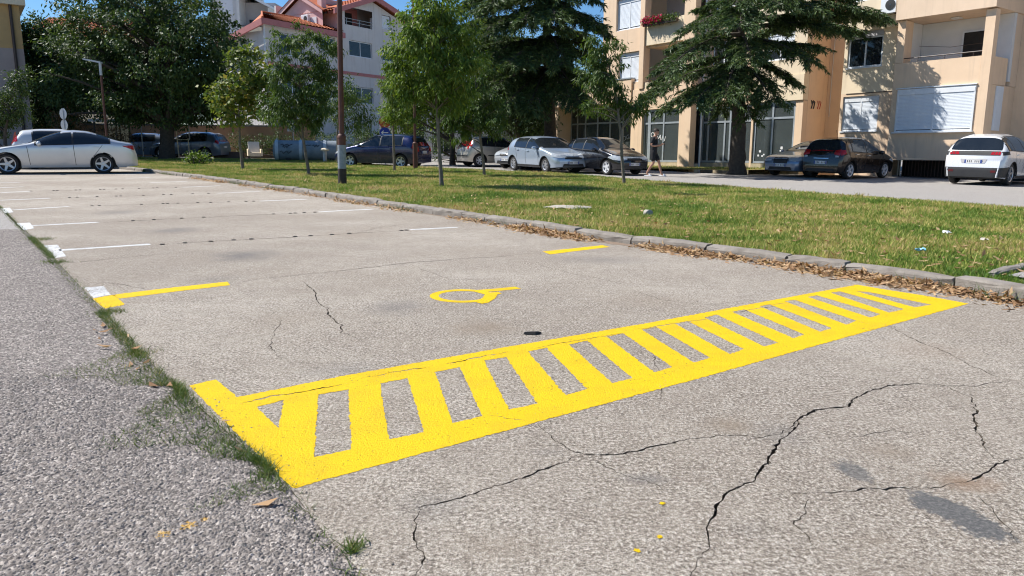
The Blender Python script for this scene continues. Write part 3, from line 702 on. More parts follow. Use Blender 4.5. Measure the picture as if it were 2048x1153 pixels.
def blades(P, h, w, lean=.5, z=.08):
    n = len(P)
    a = rng.uniform(0, 2 * np.pi, n)
    H = h * rng.uniform(.55, 1.35, n)
    la = rng.uniform(0, 2 * np.pi, n); ll = H * lean * rng.uniform(.2, 1.4, n)
    W = w * rng.uniform(.6, 1.3, n) * .5
    dx, dy = np.cos(a) * W, np.sin(a) * W
    Z = np.full(n, z) if not hasattr(z, '__len__') else z
    V = np.empty((n, 3, 3))
    V[:, 0] = np.stack([P[:, 0] - dx, P[:, 1] - dy, Z], 1)
    V[:, 1] = np.stack([P[:, 0] + dx, P[:, 1] + dy, Z], 1)
    V[:, 2] = np.stack([P[:, 0] + np.cos(la) * ll, P[:, 1] + np.sin(la) * ll, Z + H], 1)
    return V.reshape(-1, 3), np.arange(3 * n).reshape(-1, 3)

def scatter(poly, n, power):
    poly_a = np.array(poly); lo, hi = poly_a.min(0), poly_a.max(0)
    out = []; c = 0
    while c < n:
        P = rng.uniform(lo, hi, (n * 2, 2))
        d = np.hypot(P[:, 0], P[:, 1])
        P = P[(rng.uniform(0, 1, len(P)) < np.minimum(1, (7.0 / d) ** power))]
        P = P[inside(P, poly)]
        out.append(P); c += len(P)
    return np.concatenate(out)[:n]

P = scatter(LAWN_IN, 330000, 1.35)
d = np.hypot(P[:, 0], P[:, 1])
# thinner, shorter growth in bare spots and along the kerb
bare = np.sin(P[:, 0] * .9 + 1.3) * np.sin(P[:, 1] * .7 + P[:, 0] * .3)
keep = rng.uniform(0, 1, len(P)) > np.clip(bare - .35, 0, .55)
P, d = P[keep], d[keep]
hh = .052 * (1 + .25 * np.sin(P[:, 0] * 1.7) * np.cos(P[:, 1] * 1.3))
V, F = blades(P, hh, .008 + .00055 * d, .8)
tc = scatter(LAWN_IN, 420, 1.2); tp_ = []
for q in tc:
    k = random.randint(12, 60); r_ = random.uniform(.04, .16)
    tp_.append(q + rng.normal(size=(k, 2)) * r_)
tp_ = np.concatenate(tp_); tp_ = tp_[inside(tp_, LAWN_IN)]
V2, F2 = blades(tp_, .085, .010 + .0005 * np.hypot(tp_[:, 0], tp_[:, 1]), .7)
F = np.concatenate([F, F2 + len(V)]); V = np.concatenate([V, V2])
link('lawn_grass', fast_mesh('lawn_grass', V, F), M['grass'])
tag(bpy.data.objects['lawn_grass'], 'patchy green and straw coloured grass covering the lawn behind the kerb', 'grass', kind='stuff')

# tufts and a grass strip along the edge between asphalt lane and concrete
eat, elen = along(EDGE)
pts = []
for i in range(30000):
    s = random.uniform(0, elen)
    p, dd = eat(s)
    a = Vector((dd.y, -dd.x))                      # towards the lane
    if a.x > 0: a = -a
    u = s / elen
    # dense between the white corner mark and the hatched field's corner
    dens = .06 + (.94 if 11.35 < s < 13.45 else 0) + (.35 if 10.1 < s < 11.35 else 0) + (.3 if 5.2 < s < 7.2 else 0)
    if random.random() > dens: continue
    wd = .11 * max(.15, (1 + .8 * math.sin(s * 6.1) + .3 * math.sin(s * 17))) if 11.35 < s < 13.45 else .035
    off = random.uniform(0, wd * 2.1) ** 1.0 - .012
    pts.append((p.x + a.x * off + random.gauss(0, .008), p.y + a.y * off))
for (x, y, n, r) in ((-.47, 2.02, 120, .018), (-2.80, 5.03, 300, .05), (-2.12, 4.02, 300, .05), (-4.45, 7.1, 300, .07), (-5.6, 8.7, 260, .08)):
    for i in range(n): pts.append((x + random.gauss(0, r), y + random.gauss(0, r)))
P = np.array(pts)
V, F = blades(P, .030, .0040, 1.3, z=.0)
M['edge_grass'] = foliage('edge_grass', [(.2, (0.038, 0.092, 0.013)), (.5, (0.092, 0.162, 0.027)), (.72, (0.184, 0.199, 0.054)), (.85, (0.432, 0.346, 0.162))], .2, .6)
tag(link('edge_grass', fast_mesh('edge_grass', V, F), M['edge_grass']), 'low weeds and grass in the seam between asphalt lane and concrete', 'grass', kind='stuff')
# grass growing at the kerb foot
pts = []
kat2, _ = along(KERB)
for i in range(2600):
    s = random.uniform(0, 34); p, dd = kat2(s)
    c = math.sin(s * 2.1) + math.sin(s * .77 + 1)
    if c < .3 + random.random(): continue
    pts.append((p.x - abs(random.gauss(0, .05)) * .8, p.y - abs(random.gauss(0, .05)) * .6))
V, F = blades(np.array(pts), .10, .007, .8, z=0)
tag(link('kerb_weeds', fast_mesh('kerb_weeds', V, F), M['edge_grass']), 'weeds growing at the foot of the kerb along the parking bays', 'weeds', kind='stuff')

# ---------------------------------------------------------------- leaves
def leaf_arrays(P, Dv, Nv, L, W, fold=.25):
    Dv = Dv / np.linalg.norm(Dv, axis=1, keepdims=True)
    S = np.cross(Dv, Nv); S /= (np.linalg.norm(S, axis=1, keepdims=True) + 1e-9)
    Nn = np.cross(S, Dv)
    L = L[:, None]; W = W[:, None]
    mid = P + Dv * L * .42 - Nn * W * fold * .5
    V = np.stack([P, mid + S * W * .5, P + Dv * L - Nn * L * .06, mid - S * W * .5], 1)
    return V.reshape(-1, 3), np.arange(4 * len(P)).reshape(-1, 4)

def crown_leaves(ells, n, L, W, droop, csize, per=45, shell=.5):
    vol = np.array([e[3] * e[3] * e[4] for e in ells]) ** .72
    k = max(1, n // per)
    pick = rng.choice(len(ells), k, p=vol / vol.sum())
    E = np.array(ells)[pick]
    u = rng.normal(size=(k, 3)); u /= np.linalg.norm(u, axis=1, keepdims=True)
    r = rng.uniform(0, 1, k) ** shell
    r *= rng.uniform(.82, 1.12, k)
    C = E[:, :3] + u * r[:, None] * E[:, [3, 3, 4]]
    cen = np.repeat(C, per, 0); uu = np.repeat(u, per, 0)
    sz = np.repeat(rng.uniform(.6, 1.3, k), per)[:, None] * csize
    P = cen + rng.normal(size=cen.shape) * sz * np.array([.5, .5, .38])
    Dv = rng.normal(size=P.shape) * .55 + uu * .5 + np.array([0, 0, -droop])
    Nv = rng.normal(size=P.shape) * .6 + np.array([0, 0, 1.0]) + uu * .3
    V, F = leaf_arrays(P, Dv, Nv, L * rng.uniform(.6, 1.25, len(P)), W * rng.uniform(.7, 1.2, len(P)))
    return V, F, C

def bez(a, b, c, n):
    return [a * (1 - t) ** 2 + b * 2 * t * (1 - t) + c * t * t for t in [i / n for i in range(n + 1)]]

def tree(name, label, key, r0, nleaf, L, W, droop, csize, leaf_mat, bark, per=45, shell=.5, limbs=40, group=None):
    base, tr, ells = TREES[key]
    t = thing(name, label, 'tree', base, group=group)
    b = Vector(base)
    pts = [Vector((0, 0, -.15))] + [Vector(p) - b for p in tr]
    # smooth, slightly wandering trunk
    fine = [pts[0]]
    for a, c in zip(pts, pts[1:]):
        for k in range(1, 6): fine.append(a.lerp(c, k / 5) + Vector((random.gauss(0, r0 * .12), random.gauss(0, r0 * .12), 0)))
    rad = [r0 * (1.25 if i == 0 else (1 - .72 * i / (len(fine) - 1))) for i in range(len(fine))]
    mb = MB(); mb.tube(fine, rad, 8)
    mb.build('trunk', bark, t, smooth=3.2)
    V, F, C = crown_leaves(ells, nleaf, L, W, droop, csize, per, shell)
    mb = MB()
    top = fine[-1].z
    for c in C[rng.choice(len(C), min(limbs, len(C)), replace=False)]:
        c = Vector(c) - b
        z = max(fine[len(fine) // 3].z, min(top, c.z - (Vector((c.x, c.y, 0)) - Vector((fine[-1].x, fine[-1].y, 0))).length * .55))
        i = min(range(len(fine)), key=lambda q: abs(fine[q].z - z))
        s = fine[i]
        mid = s.lerp(c, .5) + Vector((0, 0, .12 * (c - s).length))
        q = bez(s, mid, c, 4)
        rr = min(rad[i] * .55, r0 * .4)
        mb.tube(q, [rr, rr * .7, rr * .5, rr * .32, rr * .15], 5, cap=False)
    mb.build('limbs', bark, t, smooth=3.2)
    o = link('crown', fast_mesh('crown', V - np.array(base), F), leaf_mat, t)
    return t

bark_young = simple('young_bark', (.20, .175, .145), (.12, .10, .08), 14, .9, bump=.6, bscale=50)
bark_dark = simple('dark_bark', (.085, .07, .055), (.045, .037, .03), 9, .95, bump=1.0, bscale=24)
M['leaf_young'] = foliage('narrow_leaf', [(.15, (0.033, 0.064, 0.014)), (.45, (0.058, 0.110, 0.023)), (.7, (0.098, 0.157, 0.034)), (.9, (0.174, 0.197, 0.052))], .33)
M['leaf_bright'] = foliage('bright_leaf', [(.15, (0.052, 0.098, 0.016)), (.45, (0.098, 0.174, 0.026)), (.7, (0.162, 0.232, 0.039)), (.9, (0.278, 0.290, 0.064))], .38)
M['leaf_maple'] = foliage('maple_leaf', [(.15, (0.058, 0.094, 0.020)), (.45, (0.109, 0.174, 0.032)), (.7, (0.217, 0.246, 0.051)), (.9, (0.362, 0.246, 0.072))], .35)
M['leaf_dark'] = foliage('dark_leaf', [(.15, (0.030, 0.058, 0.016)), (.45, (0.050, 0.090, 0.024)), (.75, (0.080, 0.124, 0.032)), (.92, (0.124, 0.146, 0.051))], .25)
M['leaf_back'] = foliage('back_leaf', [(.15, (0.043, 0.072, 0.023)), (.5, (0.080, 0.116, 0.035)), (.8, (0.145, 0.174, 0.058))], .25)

YG = 'young trees planted on the lawn'
tree('young_tree', 'young tree with broad yellowing leaves, leftmost of the lawn trees', 't485', .075, 3600, .17, .13, .25, .30, M['leaf_maple'], bark_young, per=30, limbs=40, group=YG)
tree('young_tree', 'young leaning tree with narrow drooping leaves left of the brown lamp post', 't620', .062, 13000, .16, .042, .9, .21, M['leaf_young'], bark_young, per=75, limbs=70, group=YG)
tree('young_tree', 'small young tree behind the brown lamp post and the blue car', 't674', .06, 4200, .17, .045, .8, .32, M['leaf_young'], bark_young, group=YG)
tree('young_tree', 'slender young tree in front of the dark blue hatchback', 't790', .055, 4200, .15, .04, .8, .22, M['leaf_bright'], bark_young, per=60, group=YG)
tree('young_tree', 'tallest lawn tree with dense bright crown right of the brown lamp post', 't885', .058, 19000, .14, .040, .9, .19, M['leaf_bright'], bark_young, per=80, limbs=110, group=YG)
tree('young_tree', 'young tree with narrow leaves in front of the beige hatchback', 't968', .055, 9500, .16, .042, .9, .20, M['leaf_young'], bark_young, per=75, limbs=60, group=YG)
tree('young_tree', 'thin sparse tree with a long side branch in front of the black hatchback', 't1250', .05, 5600, .16, .036, 1.0, .17, M['leaf_young'], bark_young, per=70, limbs=60, group=YG)
tree('broadleaf_tree', 'bright green bushy tree standing behind the lawn by the street', 'maple', .16, 20000, .18, .10, .35, .42, M['leaf_bright'], bark_dark, limbs=50)
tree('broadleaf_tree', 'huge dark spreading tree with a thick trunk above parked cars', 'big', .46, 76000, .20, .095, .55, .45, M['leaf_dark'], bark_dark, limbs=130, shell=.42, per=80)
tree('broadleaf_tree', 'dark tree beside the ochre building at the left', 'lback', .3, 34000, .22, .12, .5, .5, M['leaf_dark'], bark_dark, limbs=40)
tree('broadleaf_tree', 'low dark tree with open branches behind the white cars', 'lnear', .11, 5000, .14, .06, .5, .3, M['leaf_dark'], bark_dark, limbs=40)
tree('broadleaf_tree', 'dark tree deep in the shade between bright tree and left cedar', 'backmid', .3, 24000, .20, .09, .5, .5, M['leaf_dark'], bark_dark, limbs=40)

# long side branch of the thin tree
# ---------------------------------------------------------------- cedars
M['needle'] = foliage('cedar_needle', [(.15, (.026, .052, .020)), (.42, (.050, .092, .030)), (.66, (.095, .150, .046)), (.9, (.17, .225, .075))], .2, .5, pos_scale=1.3)
def cedar(name, label, trunk, r0, branches, base, ntw=50, nper=48, nl=.19, double=False):
    t = thing(name, label, 'tree', base)
    b = Vector(base)
    pts = [Vector(p) - b for p in trunk]
    fine = [pts[0]]
    for a, c in zip(pts, pts[1:]):
        for k in range(1, 7): fine.append(a.lerp(c, k / 6) + Vector((random.gauss(0, .02), random.gauss(0, .02), 0)))
    rad = [max(.04, r0 * (1.3 if i == 0 else 1 - .8 * i / (len(fine) - 1))) for i in range(len(fine))]
    mb = MB(); mb.tube(fine, rad, 12); mb.build('trunk', bark_dark, t, smooth=3.2)
    lm = MB()
    PP, DD, LL = [], [], []
    extra = []
    for (a, c) in branches:
        a, c = Vector(a), Vector(c)
        extra.append((a + Vector((0, 0, random.uniform(-.35, .35))), c + Vector((random.uniform(-.7, .7), random.uniform(-1.1, 1.1), random.uniform(-.45, .35)))))
    for (a, c) in list(branches) + (extra if double else []):
        a = Vector(a) - b; c = Vector(c) - b
        d = c - a; ln = d.length
        mid = a.lerp(c, .5) + Vector((0, 0, .13 * ln))
        q = bez(a, mid, c, 10)
        lm.tube(q[:10], [max(.008, .085 * (1 - i / 10)) * min(1.4, ln / 3 + .3) for i in range(10)], 5, cap=False)
        nt_ = int(ntw * max(.5, ln / 3.6))
        for k in range(nt_):
            s = .18 + .82 * (k + random.random()) / nt_
            i = min(int(s * 10), 9); p = q[i].lerp(q[i + 1], s * 10 - i)
            fw = (q[i + 1] - q[i]).normalized()
            side = Vector((-fw.y, fw.x, 0)).normalized() * random.choice((-1, 1))
            tl = (.35 + .75 * (1 - abs(s - .55) * 1.2)) * random.uniform(.6, 1.15) * min(1.0, ln / 3)
            e = p + (fw * random.uniform(.35, .8) + side * random.uniform(.35, .95)) * tl + Vector((0, 0, random.uniform(-.42, .02) * tl))
            m2 = p.lerp(e, .55) + Vector((0, 0, .12 * tl))
            tw = bez(p, m2, e, 5)
            lm.tube(tw, [.010, .008, .006, .005, .004, .003], 3, cap=False)
            for g in range(nper):
                z = random.random() ** .8 * 5; j = min(int(z), 4)
                o = tw[j].lerp(tw[j + 1], z - j); dd = (tw[j + 1] - tw[j]).normalized()
                PP.append(o); DD.append(dd * .75 + Vector((random.gauss(0, .5), random.gauss(0, .5), random.gauss(-.22, .33))))
                LL.append(nl * random.uniform(.55, 1.2))
    lm.build('limbs', bark_dark, t, smooth=3.2)
    P = np.array(PP); Dv = np.array(DD); L = np.array(LL)
    Nv = rng.normal(size=P.shape) * .7 + np.array([0, 0, 1.0])
    V, F = leaf_arrays(P, Dv, Nv, L, L * .19, 0.0)
    link('crown', fast_mesh('crown', V, F), M['needle'], t)
    return t
cedar('cedar_tree', 'wide cedar with layered drooping branches in front of the shop windows', [(9.30, 31.2, -.1), (9.28, 31.2, 1.5), (9.15, 31.2, 3.6), (9.1, 31.2, 6.0), CED2_TOP], .37, CED2, (9.30, 31.2, 0), ntw=84, nper=62)
cedar('cedar_tree', 'tall dense cedar left of the shop building above the silver hatchback', [(1.93, 38.5, -.1)] + CED1_TRUNK, .40, CED1, (1.93, 38.5, 0), ntw=56, nper=44, nl=.24, double=True)

# ---------------------------------------------------------------- hedges and shrubs
def shrub(name, label, boxes, n, L, W, mat, cat='shrub', group=None, loc=None):
    c0 = loc or (sum(b[0] for b in boxes) / len(boxes), sum(b[1] for b in boxes) / len(boxes), 0)
    t = thing(name, label, cat, c0, group=group)
    V, F, C = crown_leaves(boxes, n, L, W, .1, .3, 40, .45)
    link('foliage', fast_mesh('foliage', V - np.array(c0), F), mat, t)
    mb = MB()
    for c in C[:30]:
        c = Vector(c) - Vector(c0)
        mb.tube([Vector((c.x * .3, c.y * .6, 0)), c.lerp(Vector((c.x, c.y, 0)), .3), c], [.03, .02, .008], 4, cap=False)
    mb.build('stems', bark_dark, t)
    return t
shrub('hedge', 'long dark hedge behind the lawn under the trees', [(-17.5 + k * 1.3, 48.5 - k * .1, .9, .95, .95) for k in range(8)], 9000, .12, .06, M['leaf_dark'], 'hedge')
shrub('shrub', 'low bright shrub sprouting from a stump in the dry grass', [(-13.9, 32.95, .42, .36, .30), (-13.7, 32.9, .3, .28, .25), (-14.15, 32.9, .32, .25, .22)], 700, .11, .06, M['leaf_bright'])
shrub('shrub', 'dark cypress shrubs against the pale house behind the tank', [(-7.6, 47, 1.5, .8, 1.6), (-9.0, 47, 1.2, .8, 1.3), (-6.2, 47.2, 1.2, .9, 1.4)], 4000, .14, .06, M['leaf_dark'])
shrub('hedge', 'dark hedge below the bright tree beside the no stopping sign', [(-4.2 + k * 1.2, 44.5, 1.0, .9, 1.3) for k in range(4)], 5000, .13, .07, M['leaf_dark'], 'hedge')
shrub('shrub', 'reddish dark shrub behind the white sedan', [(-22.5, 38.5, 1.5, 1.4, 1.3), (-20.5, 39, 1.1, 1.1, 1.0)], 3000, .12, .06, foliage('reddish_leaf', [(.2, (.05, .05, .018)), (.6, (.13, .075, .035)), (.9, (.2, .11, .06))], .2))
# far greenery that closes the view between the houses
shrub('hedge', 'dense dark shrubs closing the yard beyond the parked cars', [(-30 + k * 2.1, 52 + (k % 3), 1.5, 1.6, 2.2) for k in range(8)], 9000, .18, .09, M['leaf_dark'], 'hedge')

# ---------------------------------------------------------------- dry leaves
M['dry_leaf'] = foliage('dry_leaf', [(.15, (.16, .085, .04)), (.45, (.34, .20, .10)), (.7, (.50, .34, .19)), (.9, (.60, .46, .29))], .15, .7)
pts, zz = [], []
for i in range(11000):
    s = random.uniform(0, 26) if random.random() < .30 else random.uniform(2.2, 9.6)
    p, dd = kat(s)
    if math.sin(s * 3.1) + math.sin(s * 1.3 + 2) + random.uniform(-1.2, 1.2) < -.3: continue
    off = abs(random.gauss(0, .13)); o2 = Vector((dd.y, -dd.x)) * -1
    if o2.x > 0: o2 = -o2
    pts.append((p.x + o2.x * (off + .02), p.y + o2.y * (off + .02))); zz.append(.008 + max(0, .05 - off * .3) * random.random())
Q = scatter(LAWN_IN, 1300, 2.2)
for q in Q: pts.append((q[0], q[1])); zz.append(.125 + random.random() * .015)
for i in range(16):
    p, dd = eat(random.uniform(10.5, 13.6)); pts.append((p.x - abs(random.gauss(0, .1)), p.y - random.gauss(0, .05))); zz.append(.03)
P = np.column_stack([np.array(pts), np.array(zz)])
n = len(P)
Dv = rng.normal(size=(n, 3)) * np.array([1, 1, .28]); Nv = rng.normal(size=(n, 3)) * .45 + np.array([0, 0, 1.0])
V, F = leaf_arrays(P, Dv, Nv, rng.uniform(.036, .095, n), rng.uniform(.014, .038, n), .9)
tag(link('dry_leaves', fast_mesh('dry_leaves', V, F), M['dry_leaf']), 'dry brown leaves drifted along the kerb and strewn on the lawn', 'leaves', kind='stuff')

# loose grit along cracks, seams and in the gutter
tet = np.array([[1, 1, 1], [1, -1, -1], [-1, 1, -1], [-1, -1, 1]]) * .6
tf = np.array([[0, 1, 2], [0, 3, 1], [0, 2, 3], [1, 3, 2]])
gp, gs = [], []
for w, p in CRACKS[:8] + CRACKS[13:]:
    at_, ln = along(p)
    for i in range(int(ln * 70)):
        q, dd = at_(random.uniform(0, ln)); gp.append((q.x + random.gauss(0, .02), q.y + random.gauss(0, .02), .001)); gs.append(random.uniform(.0012, .0042))
for i in range(700):
    q, dd = eat(random.uniform(6, elen)); gp.append((q.x + random.gauss(0, .06), q.y + random.gauss(0, .04), .002)); gs.append(random.uniform(.002, .006))
for i in range(1500):
    q = (random.uniform(-1.5, 3.5), random.uniform(1.8, 6)); gp.append((q[0], q[1], .001)); gs.append(random.uniform(.001, .0032))
gp, gs = np.array(gp), np.array(gs)
V = (gp[:, None, :] + tet[None] * gs[:, None, None] * rng.uniform(.6, 1.4, (len(gp), 4, 3))).reshape(-1, 3)
F = (np.arange(len(gp))[:, None, None] * 4 + tf[None]).reshape(-1, 3)
M['grit'] = foliage('grit', [(.2, (.20, .175, .15)), (.5, (.34, .30, .25)), (.85, (.52, .47, .41))], 0.0, .9)
tag(link('loose_grit', fast_mesh('loose_grit', V, F), M['grit']), 'loose grit and small chips lying on the concrete and in its cracks', 'grit', kind='stuff')
# ---------------------------------------------------------------- buildings
M['peach'] = simple('peach_render', (.82, .61, .42), (.75, .55, .375), 1.6, .9, bump=.35, bscale=70)
M['cream'] = simple('cream_render', (.84, .70, .50), (.78, .645, .455), 1.6, .9, bump=.35, bscale=70)
M['pinkbeige'] = simple('beige_render', (.80, .61, .44), (.74, .56, .40), 1.6, .9, bump=.35, bscale=70)
M['plinth'] = simple('stained_plinth', (.62, .50, .33), (.36, .31, .20), 3.5, .95, bump=.5, bscale=50)
M['white_metal'] = simple('white_metal', (.78, .80, .82), (.70, .72, .74), 5, .45)
M['alu'] = simple('grey_aluminium', (.46, .50, .53), (.36, .40, .43), 6, .42, metallic=.35)
M['shutter'] = simple('white_shutter', (.76, .80, .84), (.70, .74, .79), 4, .5)
M['white_wall'] = simple('white_plaster', (.74, .74, .73), (.66, .66, .65), 1.5, .9)
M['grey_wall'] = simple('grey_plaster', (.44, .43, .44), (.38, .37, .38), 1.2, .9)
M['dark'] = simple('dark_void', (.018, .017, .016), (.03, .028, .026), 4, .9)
M['interior'] = simple('dim_interior', (.36, .36, .35), (.20, .20, .20), 1.4, .9)
M['brown_metal'] = simple('dark_brown_metal', (.05, .035, .03), (.08, .05, .04), 9, .5)
M['black'] = simple('black_paint', (.02, .02, .022), (.03, .03, .03), 6, .5)
M['red_ink'] = simple('red_spray', (.45, .04, .03), (.4, .05, .04), 6, .7)

def weather(m, s0=.30):
    """rain streaks and patchy fading on a rendered wall"""
    nt = m.node_tree; t = NT(nt); b = nt.nodes['Principled BSDF']
    src = b.inputs['Base Color'].links[0].from_socket
    o = t.obj(); mp = t.n('ShaderNodeMapping'); t.l(o, mp.inputs['Vector']); mp.inputs['Scale'].default_value = (3.2, 3.2, .22)
    st = t.ramp(t.noise(mp.outputs[0], 1.3, 5.0, .65), [(.52, 0.0), (.80, s0)])
    c = t.mix(st, src, (.26, .20, .15)); c = t.mix(t.ramp(t.noise(o, .55, 4.0, .6), [(.45, 0.0), (.8, .22)]), c, (.50, .40, .30))
    t.l(c, b.inputs['Base Color'])
for k in ('peach', 'cream', 'pinkbeige'): weather(M[k])

def glass_material(name, c, rough=.04, alpha=.72):
    m, nt, b = nodes(name); t = NT(nt)
    b.inputs['Base Color'].default_value = (*c, 1); b.inputs['Roughness'].default_value = rough
    b.inputs['Specular IOR Level'].default_value = .7
    o = t.obj()
    b.inputs['IOR'].default_value = 1.5
    tr = t.n('ShaderNodeBsdfTransparent'); tr.inputs[0].default_value = (.62, .68, .70, 1)
    mx = t.n('ShaderNodeMixShader')
    t.l(t.math('SUBTRACT', alpha + .08, t.math('MULTIPLY', t.noise(o, 2.0, 3.0), .16)), mx.inputs[0])
    t.l(tr.outputs[0], mx.inputs[1]); t.l(b.outputs[0], mx.inputs[2])
    t.l(mx.outputs[0], nt.nodes['Material Output'].inputs['Surface'])
    return m
M['glass'] = glass_material('window_glass', (.025, .032, .038))
M['shop_glass'] = glass_material('shop_glass', (.13, .15, .15), .06, .45)

class Facade:
    """wall pieces in façade coordinates: s along the wall, n out of it, z up"""
    def __init__(self, root): self.root = root
    def wall(self, name, s0, s1, z0, z1, n, mat, openings=(), th=.28):
        if s0 > s1: s0, s1 = s1, s0
        S = sorted({s0, s1, *[min(max(v, s0), s1) for o in openings for v in o[:2]]})
        Z = sorted({z0, z1, *[min(max(v, z0), z1) for o in openings for v in o[2:4]]})
        def solid(i, j):
            if i < 0 or j < 0 or i >= len(S) - 1 or j >= len(Z) - 1: return False
            cs, cz = (S[i] + S[i + 1]) / 2, (Z[j] + Z[j + 1]) / 2
            return not any(min(o[0], o[1]) < cs < max(o[0], o[1]) and o[2] < cz < o[3] for o in openings)
        mb = MB(); b = n - th
        for i in range(len(S) - 1):
            for j in range(len(Z) - 1):
                if not solid(i, j): continue
                a, c, lo, hi = S[i], S[i + 1], Z[j], Z[j + 1]
                mb.poly([(c, n, lo), (a, n, lo), (a, n, hi), (c, n, hi)])
                mb.poly([(a, b, lo), (c, b, lo), (c, b, hi), (a, b, hi)])
                if not solid(i - 1, j): mb.poly([(a, n, lo), (a, b, lo), (a, b, hi), (a, n, hi)])
                if not solid(i + 1, j): mb.poly([(c, b, lo), (c, n, lo), (c, n, hi), (c, b, hi)])
                if not solid(i, j - 1): mb.poly([(a, n, lo), (c, n, lo), (c, b, lo), (a, b, lo)])
                if not solid(i, j + 1): mb.poly([(c, n, hi), (a, n, hi), (a, b, hi), (c, b, hi)])
        return mb.build(name, mat, self.root)
    def box(self, name, s0, s1, n0, n1, z0, z1, mat, parent=None, bev=0.0):
        return MB().box(s0, s1, n0, n1, z0, z1, bev=bev).build(name, mat, parent or self.root)
    def window(self, s0, s1, z0, z1, n, cols=2, frame=None, fw=.06, glass=None, sill=True, transom=None, shutter=0.0, back=True, mulls=None):
        """frame with panes; shutter = share of the height closed by a roller shutter"""
        if s0 > s1: s0, s1 = s1, s0
        frame = frame or M['white_metal']; glass = glass or M['glass']
        mb = MB(); d = .05
        mb.box(s0, s1, n - d, n, z0, z0 + fw); mb.box(s0, s1, n - d, n, z1 - fw, z1)
        mb.box(s0, s0 + fw, n - d, n, z0 + fw, z1 - fw); mb.box(s1 - fw, s1, n - d, n, z0 + fw, z1 - fw)
        xs = [s0 + (s1 - s0) * k / cols for k in range(cols + 1)] if mulls is None else [s0] + mulls + [s1]
        for x in xs[1:-1]: mb.box(x - fw / 2, x + fw / 2, n - d, n + .004, z0 + fw, z1 - fw)
        zs = [z0, z1] if transom is None else [z0, transom, z1]
        for a, b in zip(xs, xs[1:]):
            for zz in zs[1:-1]: mb.box(a + fw * .5, b - fw * .5, n - d, n - .003, zz - fw / 2, zz + fw / 2)
        w = mb.build('window', frame, self.root)
        if shutter < 1:
            for a, b in zip(xs, xs[1:]):
                for c, e in zip(zs, zs[1:]):
                    MB().box(a + fw * .4, b - fw * .4, n - .034, n - .026, c + fw * .4, e - fw * .4).build('pane', glass, w)
        if shutter > 0:
            bot = z1 - fw - (z1 - z0 - fw * 2) * shutter
            for a, b in zip(xs, xs[1:]):
                me = None; z = z1 - fw
                MB().box(a + fw * .4, b - fw * .4, n - .028, n + .012, z1 - fw - .16, z1 - fw - .002).build('shutter_box', frame, w)
                z -= .165
                L = b - a - fw
                while z - .052 > bot:
                    if me is None:
                        q = MB(); q.grid([[(0, -.007, -.0535), (L, -.007, -.0535)], [(0, 0, -.049), (L, 0, -.049)], [(0, .003, -.027), (L, .003, -.027)], [(0, 0, -.004), (L, 0, -.004)], [(0, -.007, 0), (L, -.007, 0)]])
                        me = q.mesh('slat'); me.materials.append(M['shutter'])
                    share('slat', me, w, (a + fw * .5, n - .012, z))
                    z -= .054
                MB().box(a + fw * .5, b - fw * .5, n - .044, n - .038, z0 + fw, z1 - fw).build('shutter_backing', M['dark'], w)
        if sill:
            MB().box(s0 - .05, s1 + .05, n - .06, n + .10, z0 - .05, z0 - .002).build('sill', frame, w)
        if back and shutter < 1:
            MB().box(s0 + .02, s1 - .02, n - .8, n - .75, z0, z1).build('curtain', M['interior'], w)
        return w

UP = Vector((-0.00718644, 0.0182974, 0.99980676))
E1 = Vector((-0.59325011, 0.80479413, -0.01899266))
E2 = Vector((-0.80498613, -0.59327196, 0.00507133))
def frame_matrix(o, e1, e2, up):
    return Matrix(((e1[0], e2[0], up[0], o[0]), (e1[1], e2[1], up[1], o[1]), (e1[2], e2[2], up[2], o[2]), (0, 0, 0, 1)))

# --- apartment block with shops
shop = thing('apartment_building', 'peach apartment block with shop windows on the ground floor behind the wide cedar', 'building', matrix=frame_matrix((8.90, 39.76, -.257), E1, E2, UP) @ Matrix.Scale(1.104, 4))
F = Facade(shop)
ZT = 13.5
# ground floor, shop bay with the door (left of the pillar)
F.wall('plinth', .2, 2.62, -.6, .46, 0, M['plinth'])
F.window(.22, 2.60, .48, 3.02, -.06, frame=M['alu'], fw=.085, glass=M['shop_glass'], transom=2.36, sill=False, mulls=[1.28, 2.18, 2.27])
F.box('pillar', -.52, .18, -.30, .10, -.6, 6.0, M['peach'])
F.box('lintel_wall', .2, 3.42, -.30, .02, 3.04, 4.06, M['peach'])
F.box('pilaster', 2.64, 3.40, -.30, .06, -.6, 3.02, M['peach'])
# recessed bay
F.wall('plinth', -3.80, -.54, -.6, .46, -.62, M['plinth'])
F.window(-3.78, -.56, .48, 3.02, -.68, frame=M['alu'], fw=.085, glass=M['shop_glass'], transom=2.33, sill=False, mulls=[-2.95, -2.2, -1.9, -.95])
F.box('lintel_wall', -3.80, -.54, -.90, -.60, 3.04, 4.06, M['peach'])
F.box('return_wall', -3.82, -3.92, -.62, 0, -.6, 4.06, M['peach'])
# right shop bay
F.wall('plinth', -6.27, -3.93, -.6, .46, 0, M['plinth'])
F.window(-5.92, -3.95, .48, 3.02, -.06, frame=M['alu'], fw=.085, glass=M['shop_glass'], transom=2.36, sill=False, mulls=[-4.85])
F.box('pier', -6.27, -5.94, -.30, 0, .46, 3.02, M['peach'])
F.box('lintel_wall', -6.27, -3.94, -.30, .06, 3.04, 4.06, M['cream'])
